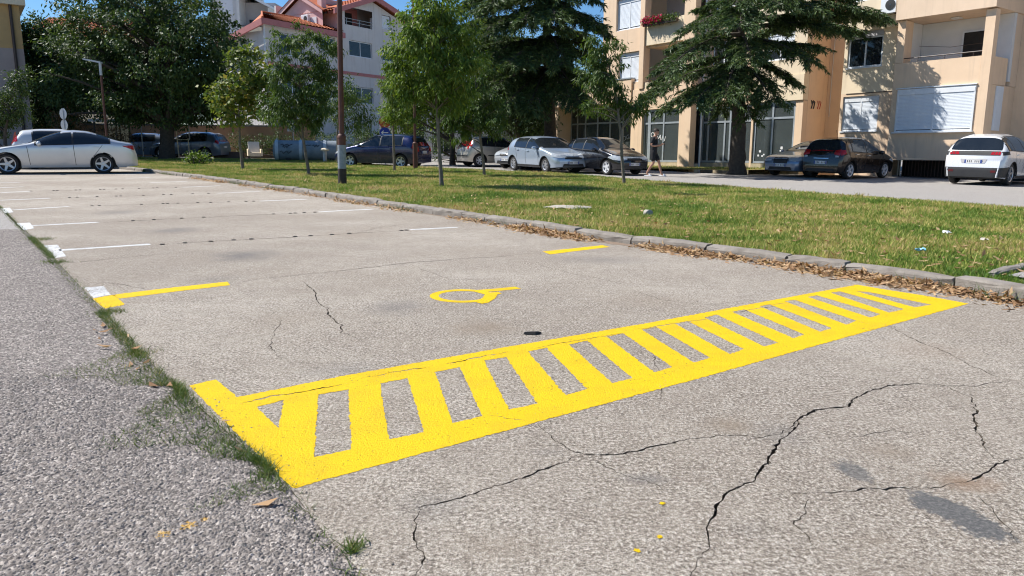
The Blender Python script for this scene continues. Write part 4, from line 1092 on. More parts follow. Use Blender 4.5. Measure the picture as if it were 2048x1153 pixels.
# left shop under the low annex roof
F.wall('plinth', 3.42, 9.3, -.6, .46, -.9, M['plinth'])
F.window(3.44, 9.28, .48, 3.40, -.96, frame=M['alu'], fw=.085, glass=M['shop_glass'], transom=2.55, sill=False, mulls=[4.2, 5.0, 6.0, 7.0, 8.0, 8.7])
F.box('return_wall', 3.41, 3.35, -.9, -.3, -.6, 3.4, M['peach'])
F.box('pier', 9.3, 9.62, -1.2, 0, -.6, 3.46, M['peach'])
F.box('annex_roof', 3.44, 9.75, -6, .08, 3.48, 4.62, M['peach'])
F.box('parapet_cap', 3.42, 9.80, -6.05, .12, 4.622, 4.68, M['alu'])
F.wall('side_wall', 9.3, 9.62, -.6, 3.46, -1.25, M['peach'])
F.box('side_wall', 9.35, 9.6, -6, -1.21, -.6, 3.46, M['peach'])
# shop interiors
F.box('shop_floor', -6.2, 9.3, -6, -.95, -.6, .40, M['interior'])
F.box('shop_back_wall', -6.2, 9.3, -6.3, -6.02, .4, 3.4, M['interior'])
for s, w_ in ((-2.3, .5), (.8, .42), (2.2, .25), (-4.6, .45), (4.6, .6), (6.5, .3), (7.9, .45)):
    F.box('curtain', s - w_, s + w_, -1.25, -1.21, .5, 3.0, M['white_wall'])
# upper floors, left part
ops = [(3.02, 4.52, 4.45, 5.95), (3.02, 4.78, 7.06, 8.62), (3.02, 4.78, 10.0, 11.5)]
F.wall('wall', 2.98, 5.72, 4.06, ZT, -.02, M['peach'], ops)
F.box('side_wall', 5.45, 5.72, -6, -.31, 4.70, ZT, M['peach'])
for (a, b, c, d) in ops: F.window(b - .02, a + .02, c + .02, d - .02, -.14, cols=2, shutter=1.0)
# loggias with parapets between pilaster and pillar
F.box('pilaster', 2.66, 2.96, -.35, .08, 4.08, ZT, M['peach'])
F.box('pillar', -.50, .16, -.30, .06, 6.02, ZT, M['peach'])
for z in (4.06, 6.95, 9.8):
    F.wall('parapet', .18, 2.64, z - .82 if z > 4.2 else z, z + .30, 0, M['cream'], th=.14)
    F.box('floor_slab', -.48, 2.64, -1.75, -.15, z - .92 if z > 4.2 else z - .01, z - .72 if z > 4.2 else z + .06, M['pinkbeige'])
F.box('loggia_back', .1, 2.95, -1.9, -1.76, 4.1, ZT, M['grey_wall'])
F.box('loggia_door', 1.0, 1.9, -1.755, -1.72, 4.3, 6.0, M['dark'])
F.box('loggia_door', .3, 1.3, -1.755, -1.72, 7.0, 8.6, M['dark'])
# recessed middle part
ops = [(-2.9, -1.0, 4.6, 5.95), (-2.9, -1.0, 7.35, 8.8), (-2.9, -1.0, 10.2, 11.6)]
F.wall('wall', -3.80, -.52, 4.06, ZT, -.62, M['peach'], ops)
for (a, b, c, d) in ops: F.window(a + .02, b - .02, c + .02, d - .02, -.72, cols=3)
MB().tube([(-.62, -.55, -.2), (-.62, -.55, ZT)], .055, 8).build('downpipe', M['white_metal'], shop)
MB().tube([(-3.72, -.52, -.2), (-3.72, -.52, 4.0)], .05, 8).build('downpipe', M['white_metal'], shop)
# right part of the front block
ops = [(-5.7, -4.3, 4.7, 5.95), (-5.7, -4.3, 7.45, 8.8)]
F.wall('wall', -6.27, -3.82, 4.06, ZT, .02, M['cream'], ops)
for (a, b, c, d) in ops: F.window(a + .02, b - .02, c + .02, d - .02, -.1, cols=2, shutter=.7)
F.box('return_wall', -6.27, -5.99, -1.7, -.31, -.6, ZT, M['peach'])
F.box('recess_wall', -9.5, -6.28, -1.9, -1.66, -.6, ZT, M['peach'])
# painted scribbles on the shaded return wall
for k, (n0, c) in enumerate(((-.75, M['black']), (-.6, M['black']), (-1.05, M['red_ink']), (-1.2, M['red_ink']))):
    mb = MB()
    mb.tube([(-6.276, n0, 2.72), (-6.276, n0 - .06, 2.98), (-6.276, n0 + .05, 3.04), (-6.276, n0 - .02, 2.86), (-6.276, n0 + .04, 2.70)], .014 if k > 1 else .026, 4)
    mb.build('scribble', c, shop)
MB().tube([(-6.45, -1.64, 2.4), (-6.45, -1.64, 4.2), (-6.47, -1.64, 6.6), (-6.45, -1.64, ZT)], .012, 5).build('cable', M['white_metal'], shop)
# --- neighbouring block
blk = thing('apartment_building', 'peach and cream apartment block with loggia and white roller shutters at the right', 'building', matrix=frame_matrix((8.062, 36.017, -.12), E1, E2, UP))
F = Facade(blk)
# set back block with window and shutter
ops = [(-7.72, -6.20, 4.46, 5.84), (-7.75, -6.16, 1.84, 3.30), (-7.65, -6.14, 7.14, 8.6)]
F.wall('wall', -8.42, -6.05, -.6, 3.42, -3.12, M['peach'], ops)
F.wall('wall', -8.42, -6.05, 3.42, 5.93, -3.12, M['cream'], ops)
F.box('side_wall', -6.3, -6.06, -6, -3.41, -.6, ZT, M['peach'])
F.wall('wall', -8.42, -6.05, 5.93, ZT, -3.03, M['cream'], ops)
F.window(-7.70, -6.22, 4.48, 5.70, -3.17, cols=2)
F.box('shutter_box', -7.70, -6.22, -3.24, -3.10, 5.70, 5.91, M['grey_wall'])
F.window(-7.74, -6.17, 1.85, 3.29, -3.18, cols=2, shutter=1.0)
F.window(-7.64, -6.15, 7.15, 8.58, -3.15, cols=2, shutter=.8)
F.box('storey_line', -8.40, -6.28, -3.118, -3.10, 3.40, 3.43, M['brown_metal'])
# right hand bay: shutters below, loggia above, projecting storeys on top
F.wall('wall', -11.62, -8.43, .70, 4.45, -2.80, M['peach'], [(-11.58, -8.66, 1.74, 3.42)], th=.3)
F.window(-11.57, -8.67, 1.75, 3.41, -2.75, cols=2, shutter=1.0)
F.box('pilaster', -8.74, -8.43, -3.4, -2.80, 4.46, 6.08, M['peach'])
F.box('pillar', -11.96, -11.63, -3.12, -2.78, .70, 6.06, M['peach'])
F.box('storey_wall', -12.0, -8.40, -5.5, -2.62, 6.10, ZT, M['pinkbeige'])
F.box('loggia_floor', -11.6, -8.45, -4.4, -3.11, 3.5, 3.58, M['pinkbeige'])
F.box('loggia_back', -11.96, -8.45, -4.62, -4.42, 3.6, 6.09, M['white_wall'])
F.box('loggia_side', -8.62, -8.45, -4.4, -3.41, 3.6, 6.09, M['white_wall'])
F.box('door_frame', -11.45, -10.2, -4.415, -4.36, 3.62, 5.62, M['white_metal'])
F.box('loggia_door', -11.4, -10.28, -4.358, -4.33, 3.66, 5.56, M['dark'])
F.box('ceiling_lamp', -10.35, -10.05, -3.9, -3.6, 6.03, 6.095, M['white_wall'], bev=.02)
MB().tube([(-11.62, -2.86, 4.62), (-8.75, -2.86, 4.62)], .022, 6).build('handrail', M['brown_metal'], blk)
for s in (-11.3, -10.3, -9.3): MB().tube([(s, -2.86, 4.45), (s, -2.86, 4.62)], .012, 5).build('rail_post', M['brown_metal'], blk)
MB().tube([(-8.75, -4.0, 5.2), (-10.0, -3.9, 5.02), (-11.6, -3.9, 5.05)], .008, 4).build('washing_line', M['brown_metal'], blk)
F.box('window_lintel', -11.6, -8.6, -2.80, -2.72, 3.43, 3.47, M['white_metal'])
# shaded return with its narrow shuttered window, then the next part of the house
F.wall('wall', -20, -9, -.6, ZT, -5.2, M['peach'], [(-14.6, -12.9, 1.8, 3.3)])
F.window(-14.58, -12.92, 1.82, 3.28, -5.26, cols=2, shutter=1.0)
F.box('return_wall', -11.94, -11.66, -5.2, -3.13, .70, 3.42, M['peach'])
F.box('rear_return', -11.96, -11.7, -5.19, -4.63, 3.43, 6.09, M['pinkbeige'])
F.box('side_parapet', -11.94, -11.72, -4.3, -3.13, 3.43, 4.42, M['peach'])
mb = MB(); mb.box(-11.99, -11.945, -4.1, -3.5, 1.76, 3.38); mb.build('side_shutter', M['shutter'], blk)
for k in range(28):
    z = 1.82 + k * .052
    MB().box(-12.0, -11.985, -4.06, -3.54, z, z + .044).build('slat', M['shutter'], bpy.data.objects['side_shutter'])
# open crawl space below the bay with upright bars
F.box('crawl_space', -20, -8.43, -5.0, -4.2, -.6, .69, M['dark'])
F.box('soffit', -11.96, -8.43, -4.2, -2.81, .64, .695, M['peach'])
bar = MB().box(-.012, .012, -.012, .012, -.3, .69).mesh('bar'); bar.materials.append(M['brown_metal'])
for k in range(26): share('bar', bar, blk, (-8.6 - k * .13, -3.6, 0))
# hidden bodies that close the house behind the façade
F.box('roof_slab', -20, -6.05, -9, -3.2, ZT + .01, ZT + .3, M['grey_wall'])
Facade(shop).box('roof_slab', -9.4, 5.72, -8, -.4, ZT + .01, ZT + .3, M['grey_wall'])
Facade(shop).box('rear_wall', -9.4, 5.72, -8.3, -8.05, 3.5, ZT, M['grey_wall'])

def aircon(name, label, m4, w=.8, h=.55):
    t = thing(name, label, 'air conditioner', matrix=m4)
    MB().box(0, w, 0, .28, 0, h, bev=.02).build('casing', M['white_metal'], t)
    mb = MB(); mb.lathe([(.2, .285), (.2, .30), (.03, .305)], 20, 'Y', (w * .36, 0, h * .5)); mb.build('fan_grille', M['black'], t)
    MB().box(.05, .10, -.25, .26, -.04, -.003).build('bracket', M['brown_metal'], t)
    MB().box(w - .10, w - .05, -.25, .26, -.04, -.003).build('bracket', M['brown_metal'], t)
    return t
B4 = blk.matrix_world
A4 = shop.matrix_world
aircon('air_conditioner', 'white air conditioner on the wall beside the upper loggia', B4 @ Matrix.Translation((-8.3, -3.0, 6.45)), .62, .62)

def lettering(name, txt, size, m4, mat, parent):
    cu = bpy.data.curves.new(name, 'FONT'); cu.body = txt; cu.size = size; cu.align_x = 'CENTER'; cu.align_y = 'CENTER'; cu.extrude = .002
    me_o = bpy.data.objects.new('tmp_text', cu); col.objects.link(me_o)
    dg = bpy.context.evaluated_depsgraph_get(); dg.update()
    me = bpy.data.meshes.new_from_object(me_o.evaluated_get(dg)); bpy.data.objects.remove(me_o)
    me.materials.clear()
    o = link(name, me, mat, parent); o.matrix_local = m4
    return o
M['sticker'] = simple('white_sticker', (.80, .80, .80), (.75, .75, .75), 6, .6)
# text plane faces out of the façade: its x runs towards smaller s
txtm = Matrix(((-1, 0, 0, 0), (0, 0, 1, 0), (0, 1, 0, 0), (0, 0, 0, 1)))
lettering('lettering', 'LOGAN', .34, Matrix.Translation((1.72, -.075, 1.72)) @ txtm @ Matrix.Rotation(R(-14), 4, 'Z'), M['sticker'], shop)
lettering('lettering', 'LOGAN', .34, Matrix.Translation((4.6, -.975, 1.75)) @ txtm @ Matrix.Rotation(R(14), 4, 'Z'), M['alu'], shop)
# flower stickers on the right shop window
for (s, z, r) in ((-4.30, .98, .07), (-4.22, .80, .06), (-4.42, .78, .055), (-4.50, .84, .05), (-5.35, 1.12, .08), (-5.30, 1.0, .05), (-5.38, .84, .07)):
    mb = MB()
    for k in range(5):
        a = k * 1.257 + s
        mb.poly([(s + math.cos(a) * r * .4 + .5 * r * math.cos(q), -.082 + k * .0006, z + math.sin(a) * r * .5 + .32 * r * math.sin(q)) for q in [i * math.pi / 4 for i in range(8)]])
    mb.build('window_sticker', M['sticker'], shop)

# flower box on the loggia parapet
fb = thing('flower_box', 'flower box with magenta petunias on the loggia parapet', 'flower box', matrix=A4 @ Matrix.Translation((1.55, .16, 7.10)))
MB().box(-1.05, 1.05, -.09, .09, -.10, .06).build('trough', M['brown_metal'], fb)
n = 900
Pf = np.column_stack([rng.uniform(-1.1, 1.1, n), rng.normal(.06, .09, n), rng.normal(.10, .10, n)])
V, Fa = leaf_arrays(Pf, rng.normal(size=(n, 3)), rng.normal(size=(n, 3)), np.full(n, .09), np.full(n, .05))
link('leaves', fast_mesh('leaves', V, Fa), M['leaf_young'], fb, kind='stuff')
n = 420
Pf = np.column_stack([rng.uniform(-.2, 1.1, n), rng.normal(.12, .07, n), rng.normal(.12, .08, n)])
V, Fa = leaf_arrays(Pf, rng.normal(size=(n, 3)), rng.normal(size=(n, 3)), np.full(n, .09), np.full(n, .085))
link('petals', fast_mesh('petals', V, Fa), foliage('magenta_petal', [(.2, (.38, .01, .06)), (.8, (.62, .03, .14))], .2), fb, kind='stuff')

# planted verge that falls towards the shop fronts
mb = MB()
mb.grid([[(x, 4.4, .232) for x in (-6.2, -3, 0, 4, 9.6)], [(x, 2.2, .25) for x in (-6.2, -3, 0, 4, 9.6)], [(x, -.25, .27) for x in (-6.2, -3, 0, 4, 9.6)]])
o = mb.build('shop_verge', M['lawn_soil']); o.matrix_world = A4; o["kind"] = 'structure'
vp = rng.uniform((-6.1, .15), (9.3, 4.3), (9000, 2)); vp = vp[rng.uniform(0, 1, len(vp)) < .15 + .75 * (np.sin(vp[:, 0] * 1.1) > -.2) * (vp[:, 1] < 2.6)]
V, Fa = blades(vp, .07, .022, .7, z=.262 - .007 * vp[:, 1])
o = link('verge_grass', fast_mesh('verge_grass', V, Fa), M['grass']); o.matrix_world = A4
tag(o, 'thin grass on the verge below the shop windows', 'grass', kind='stuff')

# --- lower wing of another house further along the street, deep in shade
wing = thing('shop_wing', 'low shaded shop building behind the beige hatchback', 'building', matrix=frame_matrix((-3.0, 52.0, -.2), Vector((-.94, .34, 0)).normalized(), Vector((-.34, -.94, 0)).normalized(), Vector((0, 0, 1))))
W2 = Facade(wing)
ops = [(-7.5 + k * 2.2, -7.5 + k * 2.2 + 1.6, .5, 2.7) for k in range(6)]
W2.wall('wall', -9, 7, -.6, 5.2, 0, M['grey_wall'], ops)
for (a, b, c, d) in ops: W2.window(a + .02, b - .02, c + .02, d - .02, -.1, cols=2, frame=M['alu'], sill=False)
W2.box('roof', -9.3, 7.3, -7, .3, 5.21, 5.5, M['grey_wall'])
W2.box('side_wall', -9, -8.7, -7, -.29, -.6, 5.2, M['grey_wall'])
aircon('air_conditioner', 'white air conditioner low on the shaded shop wall by the left cedar', wing.matrix_world @ Matrix.Translation((-7.0, .02, 1.5)) @ Matrix.Rotation(0, 4, 'Z'), .85, .6)

# --- pink trimmed house
M['house_wall'] = simple('pale_house_wall', (.68, .645, .62), (.60, .57, .55), .6, .9, bump=.2)
weather(M['house_wall'], .4)
M['pink'] = simple('pink_trim', (.52, .20, .19), (.45, .17, .165), 3, .8)
M['pink_light'] = simple('light_pink_wall', (.72, .47, .45), (.66, .42, .40), 2, .85)
M['tile'] = simple('terracotta_tile', (.56, .17, .065), (.42, .12, .05), 2.2, .85, bump=.2)
HE = Vector((-0.56192359, -0.82711469, 0.01109796)); HN = Vector((0.82715792, -0.56173525, 0.01622575))
house = thing('gabled_house', 'pale house with pink trim, tiled roofs and a recessed gable balcony', 'building', matrix=frame_matrix((-18.767, 58.0, .034), HE, HN, UP))
H = Facade(house)
def tile_roof(parent, a, b, c, d, name='roof_tiles', rows=14, cols=40):
    """rows of curved tiles on the quad a-b (eaves) d-c (ridge)"""
    a, b, c, d = map(Vector, (a, b, c, d))
    nrm = (b - a).cross(d - a).normalized()
    if nrm.z < 0: nrm = -nrm
    mb = MB()
    for r in range(rows):
        t0, t1 = r / rows, (r + 1.12) / rows
        row0, row1 = [], []
        for k in range(cols * 2 + 1):
            u = k / (cols * 2)
            hgt = .06 if k % 2 else 0.0
            row0.append(a.lerp(b, u).lerp(d.lerp(c, u), t0) + nrm * (hgt + .05))
            row1.append(a.lerp(b, u).lerp(d.lerp(c, u), min(1, t1)) + nrm * hgt)
        mb.grid([row0, row1])
    return mb.build(name, M['tile'], parent, kind='stuff')

# low front part
ops = [(-3.7, -1.3, 8.55, 9.25), (-3.7, -1.3, 7.6, 8.5), (-7.05, -5.4, 8.4, 9.5), (-3.7, -1.3, 4.8, 6.2), (-6.6, -5.0, 4.8, 6.2), (-3.4, -1.4, 1.2, 2.6)]
H.wall('wall', -7.62, 0, -1, 9.75, 0, M['house_wall'], ops)
for (a, b, c, d) in ops: H.window(a + .02, b - .02, c + .02, d - .02, -.12, cols=2, sill=True)
H.box('side_wall', -.28, 0, -7, -.29, -1, 9.2, M['house_wall'])
MB().tube([(.06, .08, -1), (.06, .08, 9.6)], .07, 8).build('downpipe', M['white_metal'], house)
H.box('back_wall', -7.6, -.3, -7.2, -7, -1, 9.2, M['house_wall'])
H.box('fascia', -7.7, .55, .38, .55, 9.56, 9.98, M['pink'])
mb = MB(); mb.add([(.58, .5, 9.5), (.58, -5.5, 8.2), (.58, -5.5, 8.6), (.58, .5, 9.98), (.42, .5, 9.5), (.42, -5.5, 8.2), (.42, -5.5, 8.6), (.42, .5, 9.98)], [(0, 1, 2, 3), (7, 6, 5, 4), (3, 2, 6, 7), (0, 4, 5, 1), (0, 3, 7, 4), (1, 5, 6, 2)])
mb.build('fascia', M['pink'], house)
H.box('soffit', -7.6, .4, -.28, .37, 9.58, 9.64, M['white_wall'])
rf = MB(); rf.poly([(.4, .38, 9.96), (-7.66, .38, 10.02), (-7.66, -3.5, 11.25), (-2.6, -3.5, 11.15)]); rf.poly([(.4, .38, 9.96), (-2.6, -3.5, 11.15), (-2.6, -7, 9.6), (.4, -6, 8.5)])
rf = rf.build('roof', M['tile'], house)
tile_roof(rf, (.4, .44, 9.98), (-7.66, .44, 10.05), (-7.66, -3.5, 11.28), (-2.6, -3.5, 11.18), 'roof_tiles', 14, 26)
MB().tube([(.4, .4, 10.04), (-2.6, -3.5, 11.26), (-7.6, -3.5, 11.34)], .09, 6).build('ridge_tiles', M['tile'], rf)
H.box('pink_band', -16.2, -.2, .003, .05, 6.72, 6.98, M['pink'])
# taller gabled part
GP = [(-16.0, -1), (-7.64, -1), (-7.64, 11.7), (-11.45, 13.1), (-16.0, 11.75)]
ops = [(-11.3, -8.6, 8.3, 9.6), (-13.7, -12.6, 11.05, 12.2), (-11.4, -8.2, 10.8, 12.25), (-14.6, -12.6, 8.3, 9.6), (-11.3, -8.6, 4.4, 5.8), (-14.6, -12.6, 4.4, 5.8), (-11.0, -8.8, 1.0, 2.6), (-14.6, -12.8, 1.0, 2.6)]
H.wall('wall', -16.0, -7.63, -1, 11.75, .002, M['house_wall'], [o if o[3] < 11.7 else (o[0], o[1], o[2], 11.76) for o in ops])
mb = MB(); mb.poly([(-7.64, 0, 11.752), (-8.2, 0, 11.752), (-8.2, 0, 11.95), (-7.64, 0, 11.75)])
mb.poly([(-8.2, 0, 12.25), (-11.4, 0, 12.25), (-11.45, 0, 13.1), (-8.2, 0, 11.95 + .3)])
mb.poly([(-11.4, 0, 11.752), (-12.6, 0, 11.752), (-12.6, 0, 12.75), (-11.45, 0, 13.1)])
mb.poly([(-12.6, 0, 12.2), (-13.7, 0, 12.2), (-13.7, 0, 12.4), (-12.6, 0, 12.75)])
mb.poly([(-13.7, 0, 11.752), (-16.0, 0, 11.752), (-13.7, 0, 12.4)])
mb.build('gable_wall', M['house_wall'], house)
H.window(-11.28, -8.62, 8.32, 9.58, -.1, cols=2)
H.window(-13.68, -12.62, 11.07, 12.18, -.1, cols=1, shutter=1.0)
for (a, b, c, d) in ops[3:]: H.window(a + .02, b - .02, c + .02, d - .02, -.1, cols=2)
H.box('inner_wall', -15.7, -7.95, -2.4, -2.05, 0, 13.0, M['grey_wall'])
H.box('rear_wall', -16, -7.6, -8.2, -8.0, -1, 13.0, M['house_wall'])
H.box('balcony_back', -11.5, -8.1, -2.0, -1.9, 10.7, 12.6, M['pink'])
H.box('balcony_floor', -11.5, -8.1, -1.9, -.28, 10.6, 10.78, M['grey_wall'])
H.box('balcony_door', -10.8, -9.4, -1.895, -1.86, 10.8, 12.2, M['dark'])
for z in (11.05, 11.3): MB().tube([(-11.4, .06, z), (-8.2, .06, z)], .025, 6).build('balcony_rail', M['alu'], house)
for s in (-11.3, -9.8, -8.3): MB().tube([(s, .06, 10.75), (s, .06, 11.3)], .025, 6).build('rail_post', M['alu'], house)
H.box('side_wall', -16.0, -15.75, -8, -.29, -1, 11.75, M['house_wall'])
H.wall('pink_wall', -7.9, -7.63, 9.4, 11.72, -.3, M['pink_light'])
H.box('pink_side', -7.9, -7.62, -8, -.31, 9.4, 11.7, M['pink_light'])
def board(p, q, w, h, name='fascia', mat=None):
    p, q = Vector(p), Vector(q); mb = MB(); d = Vector((0, w, 0)); u = Vector((0, 0, h))
    mb.add([p, q, q + u, p + u, p - d, q - d, q - d + u, p - d + u], [(0, 1, 2, 3), (7, 6, 5, 4), (3, 2, 6, 7), (0, 4, 5, 1), (0, 3, 7, 4), (1, 5, 6, 2)])
    return mb.build(name, mat or M['pink'], house)
board((-11.45, .55, 13.12), (-6.6, .55, 11.35), .16, .42); board((-11.45, .55, 13.12), (-17.0, .55, 11.55), .16, .42)
rf2 = MB(); rf2.poly([(-6.6, .45, 11.6), (-11.45, .45, 13.42), (-11.45, -8, 13.42), (-6.6, -8, 11.6)]); rf2.poly([(-17, .45, 11.8), (-11.45, .45, 13.42), (-11.45, -8, 13.42), (-17, -8, 11.8)])
rf2 = rf2.build('roof', M['tile'], house)
tile_roof(rf2, (-6.6, .45, 11.62), (-6.6, -8, 11.62), (-11.45, -8, 13.46), (-11.45, .45, 13.46), 'roof_tiles', 16, 26)
tile_roof(rf2, (-17, .45, 11.85), (-17, -8, 11.85), (-11.45, -8, 13.46), (-11.45, .45, 13.46), 'roof_tiles', 16, 26)
# small gable looking left with a projecting pink verge
mb = MB(); mb.poly([(-6.3, -.6, 11.4), (-6.3, -3.6, 13.0), (-6.3, -6.6, 11.4), (-6.3, -6.6, 11.75), (-6.3, -3.6, 13.4), (-6.3, -.6, 11.75)]); mb.build('verge_board', M['pink_light'], house)
mb = MB(); mb.poly([(-6.6, -.9, 9.6), (-6.6, -6.3, 9.6), (-6.6, -6.3, 11.5), (-6.6, -3.6, 12.95), (-6.6, -.9, 11.5)]); mb.build('gable_wall', M['pink_light'], house)
mb = MB(); mb.poly([(-6.25, -.5, 11.7), (-6.25, -3.6, 13.42), (-11, -3.6, 13.42), (-9.6, -.5, 12.7)]); mb.poly([(-6.25, -6.7, 11.7), (-6.25, -3.6, 13.42), (-11, -3.6, 13.42), (-9.6, -6.7, 12.7)]); mb.build('roof', M['tile'], house)
H.box('chimney', -7.2, -6.7, -1.6, -1.1, 11.8, 13.6, M['pink_light'])
for n0 in (-1.6, -2.9):
    H.box('gable_window', -6.58, -6.54, n0 - .9, n0, 10.2, 11.3, M['white_metal'])
aircon('air_conditioner', 'white air conditioner on the pink gable above the tiled roof', house.matrix_world @ Matrix.Translation((-6.5, -2.3, 10.9)) @ Matrix.Rotation(R(-90), 4, 'Z'), .8, .6)

# --- high apartment house far behind
far = thing('apartment_house', 'tall pale grey apartment house far behind the big dark tree', 'building', loc=(-33.2, 85, 0), rz=0)
mb = MB(); mb.box(0, 2.9, 0, 9, 0, 19); mb.build('tower', M['white_wall'], far)
mb = MB(); mb.box(3.0, 3.3, -.6, 9, 0, 17.2); mb.build('party_wall', M['white_wall'], far)
mb = MB(); mb.box(3.3, 6.6, 1.3, 9, 0, 16.0); mb.build('balcony_back', M['grey_wall'], far)
mb = MB(); mb.add([(3.0, -.7, 17.2), (6.7, -.7, 15.4), (6.7, 9, 15.4), (3.0, 9, 17.2), (3.0, -.7, 16.95), (6.7, -.7, 15.15), (6.7, 9, 15.15), (3.0, 9, 16.95)], [(0, 1, 2, 3), (7, 6, 5, 4), (0, 4, 5, 1), (1, 5, 6, 2), (3, 0, 4, 7)]); mb.build('roof', M['white_metal'], far)
mb = MB(); mb.box(6.35, 6.6, -.5, 1.3, 0, 15.2); mb.build('end_wall', M['white_wall'], far)
for z in (6.2, 9.2, 12.2):
    MB().box(3.3, 6.35, -.5, -.38, z, z + 1.0).build('balcony_parapet', M['cream'], far)
    MB().box(3.3, 6.35, -.5, 1.3, z - .2, z - .002).build('balcony_floor', M['grey_wall'], far)
    MB().box(3.7, 5.9, 1.26, 1.298, z, z + 2.0).build('balcony_window', M['glass'], far)
    MB().tube([(3.3, -.45, z + 1.15), (6.35, -.45, z + 1.15)], .03, 5).build('balcony_rail', M['brown_metal'], far)
for z in (8.8, 11.7, 14.6): MB().box(1.2, 2.4, -.03, -.002, z, z + 1.4).build('window', M['shutter'], far)
# --- red roofed house far left
red = thing('red_roof_house', 'distant house with red tiled roof and dark chimney behind the trees', 'building', loc=(-47, 75, 0))
MB().box(0, 10, 0, 8, 0, 10.8).build('wall', M['cream'], red)
mb = MB(); mb.poly([(-.5, -.6, 10.8), (10.5, -.6, 10.8), (10.5, 4, 13.0), (-.5, 4, 13.0)]); mb.poly([(-.5, 8.6, 10.8), (10.5, 8.6, 10.8), (10.5, 4, 13.0), (-.5, 4, 13.0)])
rr = mb.build('roof', M['tile'], red); tile_roof(rr, (-.5, -.6, 10.82), (10.5, -.6, 10.82), (10.5, 4, 13.05), (-.5, 4, 13.05), 'roof_tiles', 12, 40)
MB().box(2.1, 2.8, 2.8, 3.4, 12.2, 13.6).build('chimney', M['brown_metal'], red)
# --- ochre building at the left edge
och = thing('ochre_building', 'shaded ochre building with a dark downpipe at the left edge', 'building', loc=(-26.75, 42, 0), rz=R(36))
MB().box(-12, 0, 0, 9, -.3, 5.86).build('lower_wall', simple('mauve_render', (.44, .36, .33), (.38, .31, .29), 1.5, .9, bump=.3), och)
MB().box(-12, -.003, .003, 9, 5.86, 8.1).build('upper_wall', simple('ochre_render', (.58, .38, .17), (.5, .33, .15), 1.5, .9, bump=.3), och)
MB().box(-12.3, .28, -.35, 9.3, 8.102, 8.4).build('eaves', M['cream'], och)
MB().box(-12, -.05, .05, 9, 8.402, 12).build('top_wall', M['peach'], och)
MB().tube([(-.42, -.09, -.3), (-.42, -.09, 8.1)], .075, 8).build('downpipe', M['brown_metal'], och)
mb = MB(); mb.box(-2.6, -1.5, -.02, -.003, 1.6, 2.9); mb.build('window', M['glass'], och)
# --- low ochre yard wall under the trees with a pink graffiti field
yw = thing('yard_wall', 'low ochre yard wall behind the parked cars under the big tree', 'wall', loc=(-30, 50.5, 0), rz=R(-4))
MB().box(0, 17, 0, .3, -.2, 2.0).build('wall', simple('yard_wall_render', (.50, .30, .17), (.40, .22, .14), 1.1, .9, bump=.4), yw)
MB().box(-.05, 17.05, -.05, .35, 2.002, 2.10).build('coping', M['kerb'], yw)
mb = MB(); mb.poly([(2.2, -.004, .2), (4.5, -.004, .15), (4.7, -.004, 1.2), (3.8, -.004, 1.45), (2.4, -.004, 1.3)]); mb.build('graffiti', simple('pink_spray', (.40, .10, .13), (.34, .13, .14), 4, .8), yw)
# ---------------------------------------------------------------- cars
def car_paint(name, c, metallic=.35, rough=.28, dust=.12):
    m, nt, b = nodes(name); t = NT(nt)
    o = t.obj()
    f = t.ramp(t.noise(o, 2.2, 5.0, .65), [(.45, 0.0), (.8, 1.0)])
    t.l(t.mix(t.math('MULTIPLY', f, dust), c, (.30, .27, .23)), b.inputs['Base Color'])
    b.inputs['Metallic'].default_value = metallic
    t.l(t.math('ADD', rough, t.math('MULTIPLY', f, .14)), b.inputs['Roughness'])
    b.inputs['Coat Weight'].default_value = .9; b.inputs['Coat Roughness'].default_value = .04
    return m
M['car_glass'] = simple('car_glass', (.012, .015, .018), (.02, .024, .028), 3, .04, spec=.75)
M['tyre'] = simple('tyre_rubber', (.018, .018, .019), (.035, .033, .031), 9, .85)
M['rim'] = simple('alloy_rim', (.55, .56, .58), (.45, .46, .48), 6, .35, metallic=.7)
M['rim_white'] = simple('bright_rim', (.72, .73, .75), (.66, .67, .69), 6, .4, metallic=.3)
M['rim_dark'] = simple('dark_wheel_centre', (.03, .03, .032), (.02, .02, .022), 6, .6)
M['trim'] = simple('black_trim', (.022, .022, .024), (.03, .03, .03), 7, .55)
M['chrome'] = simple('chrome', (.70, .71, .73), (.62, .63, .65), 6, .18, metallic=.9)
M['lamp_red'] = simple('red_lamp', (.42, .012, .012), (.33, .01, .012), 9, .12, spec=.7)
M['lamp_clear'] = simple('clear_lamp', (.50, .53, .56), (.30, .33, .36), 14, .08, spec=.8)
M['lamp_orange'] = simple('orange_lamp', (.6, .2, .03), (.5, .17, .03), 9, .15)
M['plate'] = simple('plate_white', (.74, .74, .72), (.68, .68, .66), 9, .5)
M['plate_blue'] = simple('plate_blue', (.02, .06, .28), (.02, .05, .24), 9, .5)

